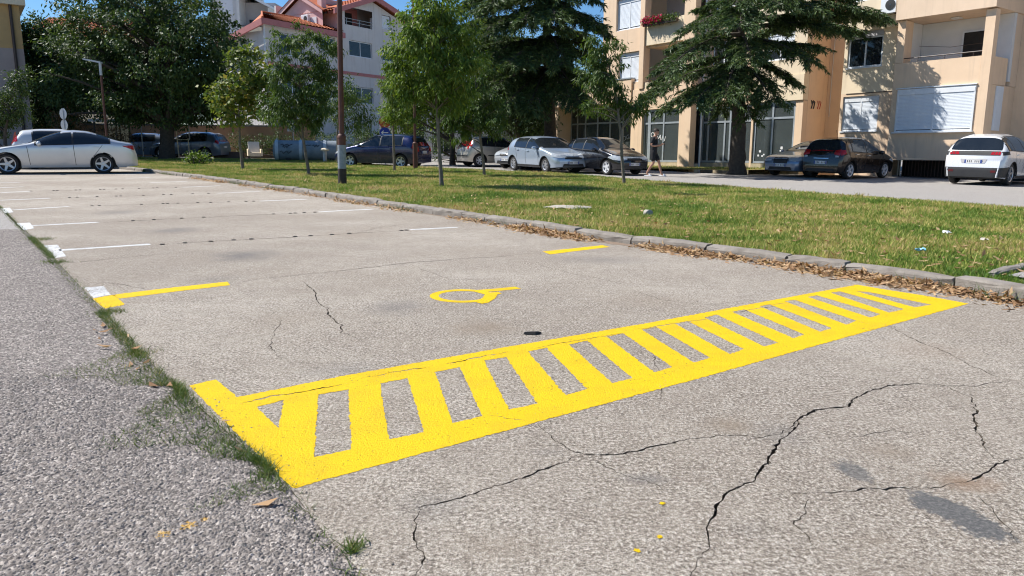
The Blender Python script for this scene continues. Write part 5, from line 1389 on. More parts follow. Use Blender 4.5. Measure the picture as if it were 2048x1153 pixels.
class Car:
    def __init__(self, sp):
        self.__dict__.update(sp)
        xs = np.linspace(0, self.L, 500)
        def sm(pts, win):
            z = np.interp(xs, [p[0] for p in pts], [p[1] for p in pts])
            k = max(1, int(win / self.L * 500)) | 1
            zp = np.pad(z, k // 2, mode='edge')
            return np.convolve(zp, np.ones(k) / k, 'valid')
        self.xs, self.top, self.bel = xs, sm(self.topl, .16), sm(self.beltl, .30)
        self.top = np.maximum(self.top, self.bel + .012)
        self.ax = (self.fo, self.fo + self.wb)
        self.ra = self.rw + .055
    def zt(self, x): return float(np.interp(x, self.xs, self.top))
    def zb(self, x): return float(np.interp(x, self.xs, self.bel))
    def w(self, x):
        h = self.W / 2
        a = min(1, x / .75); b = min(1, (self.L - x) / .6)
        fa = .74 + .26 * math.sqrt(max(0, 1 - (1 - a) ** 2.2)); fb = .83 + .17 * math.sqrt(max(0, 1 - (1 - b) ** 2.2))
        return h * fa * fb
    def z0(self, x):
        z = .21 + .04 * (1 - min(1, x / .4)) + .05 * (1 - min(1, (self.L - x) / .5))
        for c in self.ax:
            d = x - c
            if abs(d) < self.ra: z = max(z, self.rw + math.sqrt(self.ra ** 2 - d * d) - .0)
        return z
    def xd(self, x, z):
        """rounds nose and tail: shift back from the ends by height"""
        f = max(0, 1 - x / .5) ** 2; r = max(0, 1 - (self.L - x) / .5) ** 2
        zz = z - .50
        s = f * (.16 * zz * zz + max(0, zz) * .18) - r * (.14 * zz * zz + max(0, zz) * self.tail)
        return x + s
    def yz(self, x, z):
        zb = self.zb(x); w = self.w(x)
        if z <= zb:
            t = max(0, (zb - z) / max(.1, zb - .2))
            return w * (1 - .075 * t * t + .018 * math.sin(math.pi * min(1, t)))
        h = self.zt(x) - zb
        q = min(1, (z - zb) / h)
        c = math.sqrt(max(0, 1 - (q ** (self.n / 2)) ** 2)) ** (2 / self.n)
        return w * c * (1 - self.tum * (z - zb) / .55)
    def S(self, x, th):
        zb = self.zb(x); h = self.zt(x) - zb
        z = zb + h * math.sin(th) ** (2 / self.n)
        y = self.w(x) * max(0, math.cos(th)) ** (2 / self.n) * (1 - self.tum * (z - zb) / .55)
        return y, z
    def P(self, x, y, z): return (self.L / 2 - self.xd(x, z), y, z)
    def body(self):
        st = set(np.linspace(0, self.L, 46))
        for c in self.ax: st |= set(c + self.ra * np.sin(np.linspace(-math.pi / 2, math.pi / 2, 15)))
        st = sorted(v for v in st if -1e-6 <= v <= self.L + 1e-6)
        K, T = 9, 12
        mb = MB(); rows = []
        for x in st:
            x = min(max(x, 0), self.L); zb, z0 = self.zb(x), self.z0(x)
            z0 = min(z0, zb - .02)
            pts = [(self.yz(x, z), z) for z in [z0 + (zb - z0) * k / K for k in range(K + 1)]]
            pts += [self.S(x, th) for th in [math.pi / 2 * k / T for k in range(1, T + 1)]]
            ring = [self.P(x, y, z) for y, z in pts] + [self.P(x, -y, z) for y, z in reversed(pts[:-1])]
            rows.append(ring)
        mb.grid(rows)
        m = len(rows[0])
        for r in (rows[0], rows[-1]):
            for i in range(m // 2): mb.poly([r[i], r[i + 1], r[m - 2 - i], r[m - 1 - i]])
        bm = bmesh.new(); me0 = mb.mesh('body'); bm.from_mesh(me0); bmesh.ops.remove_doubles(bm, verts=bm.verts, dist=1e-4)
        bmesh.ops.recalc_face_normals(bm, faces=bm.faces); bm.to_mesh(me0); bm.free()
        return me0
    def side(self, bot, top, sgn, eps=.006, N=14, Mv=6):
        """patch on the car side between two (x, z) polylines"""
        def rs(pl):
            xs_ = np.linspace(0, 1, N + 1); t = np.linspace(0, 1, len(pl))
            return [(float(np.interp(u, t, [p[0] for p in pl])), float(np.interp(u, t, [p[1] for p in pl]))) for u in xs_]
        a, b = rs(bot), rs(top); rows = []
        for j in range(Mv + 1):
            r = []
            for i in range(N + 1):
                x = a[i][0] + (b[i][0] - a[i][0]) * j / Mv; z = a[i][1] + (b[i][1] - a[i][1]) * j / Mv
                p = self.P(x, sgn * (self.yz(x, z) + eps), z)
                # keep clear of the rounded ends as well
                p = (p[0] + (eps if x < .3 else (-eps if x > self.L - .3 else 0)), p[1], p[2] + (eps * .4 if z > self.zb(x) else 0))
                r.append(p)
            rows.append(r)
        return MB().grid(rows)
    def end(self, quad, rear, eps=.008, N=14):
        """patch on nose or tail: quad of (y, z)"""
        rows = []
        for j in range(N + 1):
            r = []
            for i in range(N + 1):
                u, v = i / N, j / N
                y = (quad[0][0] * (1 - u) + quad[1][0] * u) * (1 - v) + (quad[3][0] * (1 - u) + quad[2][0] * u) * v
                z = (quad[0][1] * (1 - u) + quad[1][1] * u) * (1 - v) + (quad[3][1] * (1 - u) + quad[2][1] * u) * v
                x = self.L if rear else 0
                # follow the plan curve where the patch is wider than the end face, and the sloping top
                for q in range(60):
                    if z <= self.zt(x) and abs(y) <= self.yz(x, min(z, self.zt(x))): break
                    x += -.012 if rear else .012
                p = self.P(x, y, z)
                r.append((p[0] + (-eps if rear else eps), p[1], p[2] + (eps * .5 if z > self.zb(x) else 0)))
            rows.append(r)
        return MB().grid(rows)
    def screen(self, x0, x1, th0, eps=.006, bow=.05):
        rows = []
        N = 14
        for j in range(N + 1):
            r = []
            for i in range(17):
                u = -1 + 2 * i / 16
                th = math.pi / 2 - abs(u) * (math.pi / 2 - th0)
                x = x0 + (x1 - x0) * j / N + bow * (1 - u * u) * (1 if x0 > x1 else -1) * (1 - j / N)
                y, z = self.S(x, th)
                p = self.P(x, math.copysign(y, u) if abs(u) > 1e-6 else 0, z)
                r.append((p[0] + (eps if x1 > x0 else -eps) * .7, p[1] * (1 + eps / max(.3, self.W / 2)), p[2] + eps))
            rows.append(r)
        return MB().grid(rows)

def wheel_meshes(r, w, rim_r, spokes, twin, rim_mat):
    ty = MB()
    pr = [(rim_r, -w / 2 + .01), (r - .03, -w / 2), (r - .008, -w / 2 + .02), (r, -w / 2 + .045), (r, w / 2 - .045), (r - .008, w / 2 - .02), (r - .03, w / 2), (rim_r, w / 2 - .01), (rim_r - .012, w / 2 - .03)]
    ty.lathe(pr, 32, 'Y'); tm = ty.mesh('tyre'); tm.materials.append(M['tyre'])
    tm.polygons.foreach_set('use_smooth', [True] * len(tm.polygons)); tm.set_sharp_from_angle(angle=.7)
    rm = MB()
    rm.lathe([(rim_r - .012, w / 2 - .012), (rim_r - .002, w / 2 - .006), (rim_r - .03, w / 2 - .02), (rim_r - .03, w / 2 - .09)], 32, 'Y')
    rm.lathe([(.055, w / 2 - .05), (.05, w / 2 - .02), (.001, w / 2 - .016)], 16, 'Y')
    for k in range(spokes):
        a0 = k * 2 * math.pi / spokes + .31
        for da in ((-.13, .13) if twin else (0,)):
            a = a0 + da
            hw0, hw1 = (.018, .012) if twin else (.042, .026)
            c, s_ = math.cos(a), math.sin(a)
            q = []
            for (rr, hw, y) in ((.04, hw0, w / 2 - .03), (rim_r - .022, hw1, w / 2 - .016)):
                for sg in (-1, 1):
                    q.append((c * rr - s_ * hw * sg, y, s_ * rr + c * hw * sg)); q.append((c * rr - s_ * hw * sg * 1.3, y - .035, s_ * rr + c * hw * sg * 1.3))
            rm.add(q, [(0, 2, 6, 4), (0, 4, 5, 1), (2, 3, 7, 6)])
    rmm = rm.mesh('rim'); rmm.materials.append(rim_mat)
    ds = MB(); ds.lathe([(rim_r - .02, w / 2 - .085), (.001, w / 2 - .08)], 24, 'Y'); dm = ds.mesh('brake_disc'); dm.materials.append(M['rim_dark'])
    return tm, rmm, dm

def build_car(name, label, sp, axle_front, az, paint, group=None):
    """axle_front: ground point midway between the front wheels; az: compass direction of travel (from +Y to +X)"""
    c = Car(sp)
    rz = R(90 - az); fwd = Vector((math.sin(R(az)), math.cos(R(az)), 0))
    org = Vector((axle_front[0], axle_front[1], 0)) - fwd * (c.L / 2 - c.fo)
    t = thing(name, label, 'car', org, rz, group)
    body = link('body', c.body(), paint, t, smooth=R(38))
    def part(nm, mb, mat, parent=t): return mb.build(nm, mat, parent, smooth=R(40))
    # dark underside and wheel housings
    ub = MB(); hw = c.W * .40
    ub.box(-c.L / 2 + .35, c.L / 2 - .35, -hw, hw, .20, .50); part('underbody', ub, M['trim'])
    for a in c.ax:
        for sg in (-1, 1):
            ar = MB(); X = c.L / 2 - a; rows = []
            yo = c.yz(a, c.rw + c.ra) * sg
            for yy in (yo * .995, yo * .70):
                rows.append([(X + c.ra * 1.005 * math.cos(q), yy, c.rw + c.ra * 1.005 * math.sin(q)) for q in np.linspace(-.15, math.pi + .15, 20)])
            ar.grid(rows); part('wheel_arch', ar, M['trim'])
    # glazing
    part('windscreen', c.screen(c.ws[0], c.ws[1], c.wst), M['car_glass'])
    if c.rs: part('rear_window', c.screen(c.rs[0], c.rs[1], c.rst), M['car_glass'])
    for sg in (-1, 1):
        a, b = c.sidew[0][0] - .05, c.sidew[-1][1] + .05
        xs_ = np.linspace(a, b, 17); hs = [max(.006, .87 * (c.zt(x) - c.zb(x)) - .012) for x in xs_]
        part('window_trim', c.side([(x, c.zb(x) + .010) for x in xs_], [(x, c.zb(x) + .016 + h) for x, h in zip(xs_, hs)], sg, .003, 24), M['trim'])
        for (a, b) in c.sidew:
            xs_ = np.linspace(a, b, 9); hs = [max(.004, .84 * (c.zt(x) - c.zb(x)) - .03) for x in xs_]
            bot = [(x, c.zb(x) + .028) for x in xs_]; top = [(x, c.zb(x) + .028 + h) for x, h in zip(xs_, hs)]
            part('side_window', c.side(bot, top, sg), M['car_glass'])
        for (x, z0, z1, sl) in c.seams:
            part('door_seam', c.side([(x, z0), (x + .015, z0)], [(x + sl, z1), (x + sl + .015, z1)], sg, .003, 1, 10), M['trim'])
        for (x, z) in c.handles:
            y = sg * (c.yz(x, z) + .014); X = c.L / 2 - x
            part('door_handle', MB().box(X - .09, X + .09, y - .016, y + .016, z - .014, z + .016, bev=.008), paint if c.hpaint else M['chrome'])
        # mirror
        x, z = c.mirror; y = c.yz(x, z); X = c.L / 2 - x
        mm = MB(); mm.lathe([(.001, -.10), (.055, -.085), (.075, -.02), (.075, .05), (.05, .10), (.001, .11)], 12, 'Y', (X - .02, sg * (y + .13), z + .05))
        part('mirror', mm, paint)
        if c.sill: part('sill_trim', c.side([(c.ax[0] + c.ra + .01, .215), (c.ax[1] - c.ra - .01, .215)], [(c.ax[0] + c.ra + .01, .30), (c.ax[1] - c.ra - .01, .30)], sg, .006), M['trim'])
        if c.strip: part('side_strip', c.side([(c.ax[0] + c.ra + .1, .50), (c.ax[1] - c.ra - .05, .52)], [(c.ax[0] + c.ra + .1, .55), (c.ax[1] - c.ra - .05, .57)], sg, .012), M['trim'])
        # lamps wrap round the corners
        for (nm, bot, top, mat) in c.lamps: part(nm, c.side(bot, top, sg, .007), mat)
        for (nm, q, rear, mat) in c.elamps:
            qq = [(p[0] * sg, p[1]) for p in q]
            part(nm, c.end(qq, rear, .014), mat)
    for (nm, q, rear, mat) in c.ends: part(nm, c.end(q, rear, .010), mat)
    # number plates with their blue strip and dark characters too small to read
    for rear in (False, True):
        z = c.platez[1 if rear else 0]; s_ = -1 if rear else 1
        X0 = c.P(c.L if rear else 0, 0, z)[0] + s_ * .012
        p = part('number_plate', MB().box(X0, X0 + s_ * .012, -.26, .26, z - .055, z + .055), M['plate'])
        for y0, y1 in ((.21, .258), (-.258, -.21)):
            part('plate_strip', MB().box(X0 + s_ * .0122, X0 + s_ * .0135, y0, y1, z - .053, z + .053), M['plate_blue'], p)
        ch = MB()
        for k in range(7):
            if k in (3,): continue
            y = .17 - k * .056
            ch.box(X0 + s_ * .0122, X0 + s_ * .0134, y - .016, y + .006, z - .034, z + .034)
        part('plate_characters', ch, M['trim'], p)
    if c.aerial: part('aerial', MB().tube([(c.L / 2 - c.aerial, 0, c.zt(c.aerial) - .01), (c.L / 2 - c.aerial - .16, 0, c.zt(c.aerial) + .26)], .006, 5), M['trim'])
    # wheels
    tm, rmm, dm = wheel_meshes(c.rw, .20, c.rim, c.spokes, c.twin, c.rimmat)
    for a in c.ax:
        for sg in (1, -1):
            y = sg * (c.yz(a, c.rw + .02) - .115)
            o = share('wheel', tm, t, (c.L / 2 - a, y, c.rw), (0, random.uniform(0, 6), 0) if sg > 0 else (0, random.uniform(0, 6), math.pi))
            share('rim', rmm, o); share('brake_disc', dm, o)
    return t

def spec(**k):
    b = dict(L=4.0, W=1.72, fo=.80, wb=2.50, rw=.31, n=4.2, tum=.24, tail=.10, wst=.72, rst=.78, rim=.215, spokes=5, twin=False, rimmat=M['rim'],
             sidew=[(1.30, 2.28), (2.34, 3.25)], seams=[(1.32, .32, .88, -.02), (2.32, .32, .96, 0.0), (3.02, .55, .98, .12)], handles=[(2.12, .86), (2.95, .90)], hpaint=True,
             mirror=(1.42, .93), sill=False, strip=False, aerial=0, lamps=[], elamps=[], ends=[], platez=(.42, .72), ws=(1.14, 1.92), rs=(3.95, 3.70))
    b.update(k)
    return b
HATCH_TOP = [(0, .60), (.06, .72), (.25, .80), (.85, .96), (1.12, 1.02), (1.50, 1.23), (1.92, 1.44), (2.30, 1.50), (3.10, 1.485), (3.58, 1.43), (3.76, 1.33), (3.92, 1.06), (4.0, .92)]
HATCH_BELT = [(0, .55), (.3, .70), (.9, .86), (1.3, .91), (2.4, .95), (3.2, .99), (3.75, .99), (4.0, .86)]
def head(z0=.60, z1=.78, x1=.62): return [('headlight', [(.015, z0), (x1 * .55, z0 + .03), (x1, z0 + .10)], [(.03, z1 - .05), (x1 * .55, z1 + .02), (x1, z0 + .13)], M['lamp_clear'])]
def ehead(y0=.36, y1=.66, z0=.58, z1=.73): return [('headlight', [(y0, z0 + .03), (y1, z0), (y1, z1), (y0, z1 - .04)], False, M['lamp_clear'])]
def grille(y=.34, z0=.58, z1=.70): return [('grille', [(-y, z0), (y, z0), (y * 1.05, z1), (-y * 1.05, z1)], False, M['trim']), ('air_intake', [(-.52, .26), (.52, .26), (.46, .38), (-.46, .38)], False, M['trim'])]
def tails(L, z0, z1, d=.30): return [('tail_light', [(L - d, z0 + .04), (L - .02, z0)], [(L - d * .7, z1), (L - .02, z1)], M['lamp_red'])]

P_white = car_paint('pearl_white_paint', (.72, .73, .74), .1, .25, .10)
P_silver = car_paint('silver_white_paint', (.60, .62, .64), .45, .28, .12)
P_navy = car_paint('navy_paint', (.006, .012, .075), .35, .22, .05)
P_beige = car_paint('beige_silver_paint', (.52, .49, .43), .5, .3, .12)
P_ice = car_paint('ice_blue_paint', (.46, .55, .66), .5, .28, .12)
P_black = car_paint('black_car_paint', (.008, .009, .013), .2, .2, .05)
P_steel = car_paint('steel_blue_paint', (.22, .27, .36), .6, .28, .10)
P_brown = car_paint('dark_brown_paint', (.028, .020, .016), .5, .22, .06)
P_dblue = car_paint('slate_blue_paint', (.13, .17, .24), .5, .28, .08)

# white four door coupe at the left
build_car('parked_car', 'silver white sedan with dark windows parked at the end of the bays', spec(
    L=4.64, W=1.78, fo=.88, wb=2.70, rw=.325, rim=.235, n=4.0, tum=.26, tail=.16, rimmat=M['rim'],
    topl=[(0, .62), (.06, .72), (.35, .80), (1.15, .93), (1.50, 1.0), (2.0, 1.24), (2.45, 1.40), (2.80, 1.435), (3.20, 1.405), (3.70, 1.25), (4.10, 1.10), (4.35, 1.05), (4.60, 1.03), (4.64, .95)],
    beltl=[(0, .55), (.35, .70), (1.2, .87), (1.6, .90), (2.6, .93), (3.5, .97), (4.2, .97), (4.64, .88)],
    ws=(1.52, 2.42), rs=(4.16, 3.45), wst=.7, rst=.8, sidew=[(1.72, 2.72), (2.78, 3.80)], seams=[(1.50, .30, .88, -.05), (2.78, .28, .94, -.03), (3.30, .55, .95, .30)],
    handles=[(2.50, .84), (3.42, .87)], mirror=(1.78, .93), platez=(.42, .60),
    lamps=head(.60, .78) + [('tail_light', [(4.22, .90), (4.58, .78)], [(4.20, .93), (4.60, .94)], M['lamp_red'])],
    elamps=ehead() + [('tail_light', [(.48, .80), (.74, .78), (.74, .93), (.48, .91)], True, M['lamp_red'])], ends=grille()), (-16.62, 24.72), -119, P_silver)
build_car('parked_car', 'white hatchback with red tail light behind the silver white sedan', spec(
    topl=HATCH_TOP, beltl=HATCH_BELT, lamps=head() + tails(4.0, .98, 1.36, .22), elamps=ehead() + [('tail_light', [(.55, .78), (.72, .78), (.66, 1.2), (.55, 1.2)], True, M['lamp_red'])], ends=grille()), (-16.3, 30.1), 56, P_white)
# navy hatchback on the street, facing left
build_car('parked_car', 'dark blue five door hatchback facing left beyond the lamp post', spec(
    L=4.2, fo=.85, wb=2.52, topl=[(x * 1.05, z * 1.01) for x, z in HATCH_TOP], beltl=[(x * 1.05, z) for x, z in HATCH_BELT], ws=(1.2, 2.02), rs=(4.15, 3.88), sidew=[(1.38, 2.36), (2.42, 3.45)],
    rimmat=M['rim'], rim=.21, lamps=head() + tails(4.2, .85, 1.15, .25), elamps=ehead() + [('tail_light', [(.56, .75), (.72, .75), (.70, 1.1), (.56, 1.1)], True, M['lamp_red'])], ends=grille()), (-7.15, 34.7), -72, P_navy)
# beige three door hatchback, seen from behind
build_car('parked_car', 'beige silver hatchback with tall red tail lights seen from behind', spec(
    L=3.92, topl=[(x * .98, z * .99) for x, z in HATCH_TOP], beltl=[(x * .98, z) for x, z in HATCH_BELT], rs=(3.87, 3.62), strip=True, sidew=[(1.30, 2.45), (2.52, 3.18)], seams=[(1.32, .32, .88, -.02), (2.50, .32, .96, .02)], handles=[(2.35, .86)], rimmat=M['rim_white'], rim=.20, twin=True, spokes=6,
    lamps=head() + tails(3.92, .96, 1.34, .20), elamps=ehead() + [('tail_light', [(.58, .86), (.72, .82), (.66, 1.26), (.56, 1.26)], True, M['lamp_red'])], ends=grille() + [('bumper_strip', [(-.7, .50), (.7, .50), (.7, .55), (-.7, .55)], True, M['trim'])], platez=(.42, .80)), (.25, 38.55), 64, P_beige)
# ice blue hatchback
build_car('parked_car', 'ice blue five door hatchback behind the black car, nose towards the camera', spec(
    L=4.06, W=1.73, fo=.85, wb=2.59, topl=[(x * 1.015, z * .985) for x, z in HATCH_TOP], beltl=[(x * 1.015, z) for x, z in HATCH_BELT], sill=True, rimmat=M['rim'], rim=.20, twin=True, spokes=6, rs=(4.01, 3.75),
    lamps=head(.62, .80, .72) + tails(4.06, .85, 1.05), elamps=ehead(.32, .68, .60, .76), ends=grille(.40, .56, .66)), (1.98, 30.80), 150, P_ice)
# black hatchback
build_car('parked_car', 'black three door hatchback with bright alloy wheels beside the thin tree', spec(
    L=3.81, W=1.66, fo=.78, wb=2.47, rw=.30, topl=[(x * .953, z * .965) for x, z in HATCH_TOP], beltl=[(x * .953, z * .98) for x, z in HATCH_BELT], ws=(1.08, 1.80), rs=(3.765, 3.52), rimmat=M['rim_white'], rim=.215,
    sidew=[(1.24, 2.28), (2.34, 3.05)], seams=[(1.26, .32, .86, -.02), (2.32, .32, .94, 0.0)], handles=[(2.16, .84)], mirror=(1.34, .90), hpaint=True,
    lamps=head(.56, .74, .60) + tails(3.81, .80, 1.0), elamps=ehead(.36, .64, .55, .70), ends=grille(.30, .56, .66)), (4.27, 29.54), 150, P_black)
# pale car hidden between beige and ice blue ones
build_car('parked_car', 'pale silver car half hidden behind the ice blue hatchback', spec(
    topl=HATCH_TOP, beltl=HATCH_BELT, lamps=head() + tails(4.0, .85, 1.05), elamps=ehead(), ends=grille()), (.15, 34.6), -138, P_silver)
build_car('parked_car', 'dark car behind the ice blue hatchback under the left cedar', spec(
    topl=HATCH_TOP, beltl=HATCH_BELT, lamps=head() + tails(4.0, .85, 1.05), elamps=ehead(), ends=grille()), (2.6, 34.2), 140, P_dblue)
# steel blue saloon with its front to the street
build_car('parked_car', 'steel blue saloon with its grille towards the street beside the cedar', spec(
    L=4.55, W=1.77, fo=.85, wb=2.62, rw=.315, n=4.0, tail=.12,
    topl=[(0, .62), (.05, .74), (.4, .84), (1.2, .96), (1.5, 1.0), (2.0, 1.25), (2.4, 1.40), (2.9, 1.43), (3.3, 1.40), (3.75, 1.18), (4.05, 1.05), (4.5, 1.0), (4.55, .9)],
    beltl=[(0, .56), (.35, .72), (1.2, .86), (1.6, .89), (3.6, .94), (4.3, .93), (4.55, .85)], ws=(1.50, 2.32), rs=(4.02, 3.45), sidew=[(1.68, 2.62), (2.68, 3.62)], seams=[(1.5, .3, .86, -.03), (2.66, .3, .92, 0)], handles=[(2.4, .82), (3.3, .85)], mirror=(1.74, .90), rim=.20,
    lamps=head(.60, .76, .45) + tails(4.55, .75, .92), elamps=ehead(.38, .68, .58, .72), ends=grille(.30, .52, .74), platez=(.45, .65)), (11.15, 30.05), -128, P_steel)
# dark brown hatchback seen from behind
build_car('parked_car', 'dark brown hatchback seen from behind, nose to the shuttered wall', spec(
    L=3.94, W=1.73, fo=.78, wb=2.46, rw=.315, tum=.20, topl=[(x * .985, z * 1.03) for x, z in HATCH_TOP], beltl=[(x * .985, z * 1.0) for x, z in HATCH_BELT], rs=(3.89, 3.62), rst=.66, rimmat=M['rim_white'], rim=.225, spokes=5, twin=True, hpaint=False, aerial=2.9,
    lamps=head() + [('tail_light', [(3.66, .92), (3.92, .86)], [(3.70, 1.06), (3.93, 1.06)], M['lamp_red'])], elamps=ehead() + [('tail_light', [(.50, .90), (.74, .86), (.73, 1.08), (.50, 1.04)], True, M['lamp_red']), ('reversing_light', [(.56, .80), (.70, .79), (.70, .85), (.56, .86)], True, M['lamp_clear'])],
    ends=grille() + [('chrome_strip', [(-.30, .74), (.30, .74), (.30, .765), (-.30, .765)], True, M['chrome']), ('rear_diffuser', [(-.60, .28), (.60, .28), (.55, .38), (-.55, .38)], True, M['trim'])], platez=(.42, .60)), (14.05, 30.0), 54, P_brown)
# white SUV at the right edge
build_car('parked_car', 'white sport utility car with black tailgate strip at the right edge', spec(
    L=4.45, W=1.86, fo=.92, wb=2.67, rw=.36, rim=.25, tum=.36, tail=.16, n=4.6,
    topl=[(0, .72), (.06, .95), (.3, 1.03), (1.0, 1.12), (1.3, 1.16), (1.75, 1.44), (2.15, 1.62), (2.6, 1.68), (3.6, 1.66), (4.02, 1.58), (4.15, 1.42), (4.32, 1.20), (4.42, 1.13), (4.45, 1.08)],
    beltl=[(0, .62), (.35, .86), (1.1, 1.0), (1.5, 1.03), (3.2, 1.08), (4.1, 1.10), (4.45, 1.0)], ws=(1.32, 2.12), rs=(4.38, 4.06), rst=.55, sidew=[(1.5, 2.55), (2.61, 3.55), (3.6, 4.08)], seams=[(1.42, .40, 1.0, -.02), (2.58, .36, 1.06, 0), (3.3, .62, 1.06, .18)], handles=[(2.36, .96), (3.22, .98)], mirror=(1.62, 1.05), sill=True, rimmat=M['rim'], twin=True,
    lamps=head(.72, .90) + [('tail_light', [(4.05, .99), (4.44, .965)], [(4.12, 1.085), (4.44, 1.085)], M['trim']), ('bumper_corner', [(3.95, .26), (4.44, .26)], [(3.99, .60), (4.44, .57)], M['trim'])],
    elamps=ehead(.4, .68, .74, .88) + [('tail_light', [(.46, .985), (.56, .985), (.58, 1.07), (.49, 1.07)], True, M['lamp_red']), ('tail_light', [(.575, .985), (.655, .985), (.67, 1.07), (.60, 1.07)], True, M['lamp_red']), ('tail_light', [(.67, .985), (.745, .985), (.75, 1.07), (.69, 1.07)], True, M['lamp_red']), ('reflector', [(.55, .42), (.70, .42), (.70, .49), (.55, .49)], True, simple('dark_reflector', (.10, .008, .01), None, 9, .3))],
    ends=grille(.42, .66, .84) + [('tailgate_strip', [(-.74, .965), (.74, .965), (.72, 1.10), (-.72, 1.10)], True, M['trim']), ('rear_bumper', [(-.80, .26), (.80, .26), (.80, .57), (-.80, .57)], True, M['trim']), ('plate_recess', [(-.34, .71), (.34, .71), (.40, .845), (-.40, .845)], True, M['grey_wall'])], platez=(.5, .765)), (17.75, 26.9), 50, P_white)
# cars below the big tree
build_car('parked_car', 'slate blue crossover half hidden by the big tree trunk', spec(
    L=4.3, W=1.8, rw=.345, rim=.23, wb=2.6, sill=True, topl=[(x * 1.075, z * 1.06) for x, z in HATCH_TOP], beltl=[(x * 1.075, z * 1.05) for x, z in HATCH_BELT], ws=(1.22, 2.06), rs=(4.24, 3.97), sidew=[(1.4, 2.42), (2.48, 3.5)],
    lamps=head() + tails(4.3, .9, 1.1), elamps=ehead(), ends=grille()), (-20.7, 45.1), -88, P_dblue)
build_car('parked_car', 'silver car with dark windows left of the big tree trunk', spec(
    topl=HATCH_TOP, beltl=HATCH_BELT, lamps=head() + tails(4.0, .85, 1.05), elamps=ehead(), ends=grille()), (-24.3, 46.0), -100, P_steel)
# ---------------------------------------------------------------- street furniture
M['rust'] = simple('rusty_brown_paint', (.115, .038, .024), (.065, .025, .018), 7, .6, bump=.2)
M['rust_dark'] = simple('tarred_base', (.03, .024, .021), (.05, .04, .034), 10, .8, bump=.3)
M['poster'] = simple('torn_grey_poster', (.30, .34, .38), (.20, .23, .26), 14, .7, bump=.3)
M['galv'] = simple('galvanised_steel', (.50, .51, .52), (.40, .41, .42), 8, .5, metallic=.5)
M['sign_back'] = simple('sign_back', (.42, .46, .52), (.36, .40, .46), 6, .55, metallic=.2)
M['sign_red'] = simple('sign_red', (.50, .035, .03), (.44, .04, .03), 8, .5)
M['sign_blue'] = simple('sign_blue', (.015, .045, .34), (.015, .04, .28), 8, .5)
M['sign_yellow'] = simple('sign_yellow', (.62, .36, .04), (.55, .30, .04), 8, .5)
M['white'] = M['sticker']

lp = thing('lamp_post', 'brown steel lamp post with torn grey poster and black base on lawn', 'lamp post', (-4.44, 19.38, .08))
tilt = Matrix.Rotation(R(.9), 4, 'Y'); lp.matrix_world = Matrix.Translation((-4.44, 19.38, .05)) @ tilt
MB().tube([(0, 0, -.1), (0, 0, .42)], .112, 16).build('base', M['rust_dark'], lp, smooth=R(40))
MB().tube([(0, 0, .42), (0, 0, 1.22)], .106, 16).build('sleeve', M['rust'], lp, smooth=R(40))
ps = MB(); ps.lathe([(.1085, .43), (.1095, .5), (.1085, .98), (.109, 1.03)], 18, 'Z'); ps.build('poster', M['poster'], lp, smooth=R(60))
cl = MB(); cl.lathe([(.112, 1.20), (.114, 1.24), (.085, 1.30), (.07, 1.31)], 16, 'Z'); cl.build('collar', M['rust'], lp, smooth=R(40))
MB().tube([(0, 0, 1.28), (0, 0, 5.0), (0, 0, 8.2)], [.07, .066, .055], 14).build('shaft', M['rust'], lp, smooth=R(40))
MB().tube([(0, 0, 8.15), (.4, -.3, 8.5), (.9, -.7, 8.6)], .03, 8).build('arm', M['rust'], lp)
MB().box(.8, 1.5, -1.1, -.6, 8.52, 8.66, bev=.04).build('lamp_head', M['galv'], lp)

def lamp(label, loc, h, head):
    t = thing('lamp_post', label, 'lamp post', loc)
    MB().tube([(0, 0, -.1), (0, 0, 1.05)], .10, 12).build('base', M['rust'], t, smooth=R(40))
    c = MB(); c.lathe([(.105, 1.03), (.106, 1.07), (.05, 1.12)], 12, 'Z'); c.build('collar', M['rust'], t, smooth=R(40))
    MB().tube([(0, 0, 1.1), (0, 0, h)], [.052, .042], 10).build('shaft', M['rust'], t, smooth=R(40))
    if head:
        MB().tube([(0, 0, h - .5), (0, 0, h + .02)], .058, 10).build('sleeve', M['galv'], t)
        mb = MB(); mb.add([(.06, -.09, h), (-.68, -.12, h + .14), (-.68, .12, h + .14), (.06, .09, h), (.06, -.09, h + .07), (-.68, -.12, h + .20), (-.68, .12, h + .20), (.06, .09, h + .07)], [(3, 2, 1, 0), (4, 5, 6, 7), (0, 1, 5, 4), (1, 2, 6, 5), (2, 3, 7, 6), (3, 0, 4, 7)]); mb.build('lamp_head', M['galv'], t)
    return t
lamp('slim brown lamp post beside the dark blue hatchback', (-4.04, 30.87, .05), 7.6, True)
lamp('brown lamp post with flat lamp head in front of the big dark tree', (-18.02, 33.4, 0), 4.35, True)

def disc(t, z, r, mat, y=-.03, name='sign_plate', n=24):
    mb = MB(); mb.lathe([(.001, y), (r, y), (r, y + .012), (.001, y + .012)], n, 'Y', (0, 0, z)); return mb.build(name, mat, t)
def pole(t, h, r=.03, x=0, mat=None): return MB().tube([(x, 0, -.1), (x, 0, h)], r, 8).build('pole', mat or M['galv'], t, smooth=R(40))

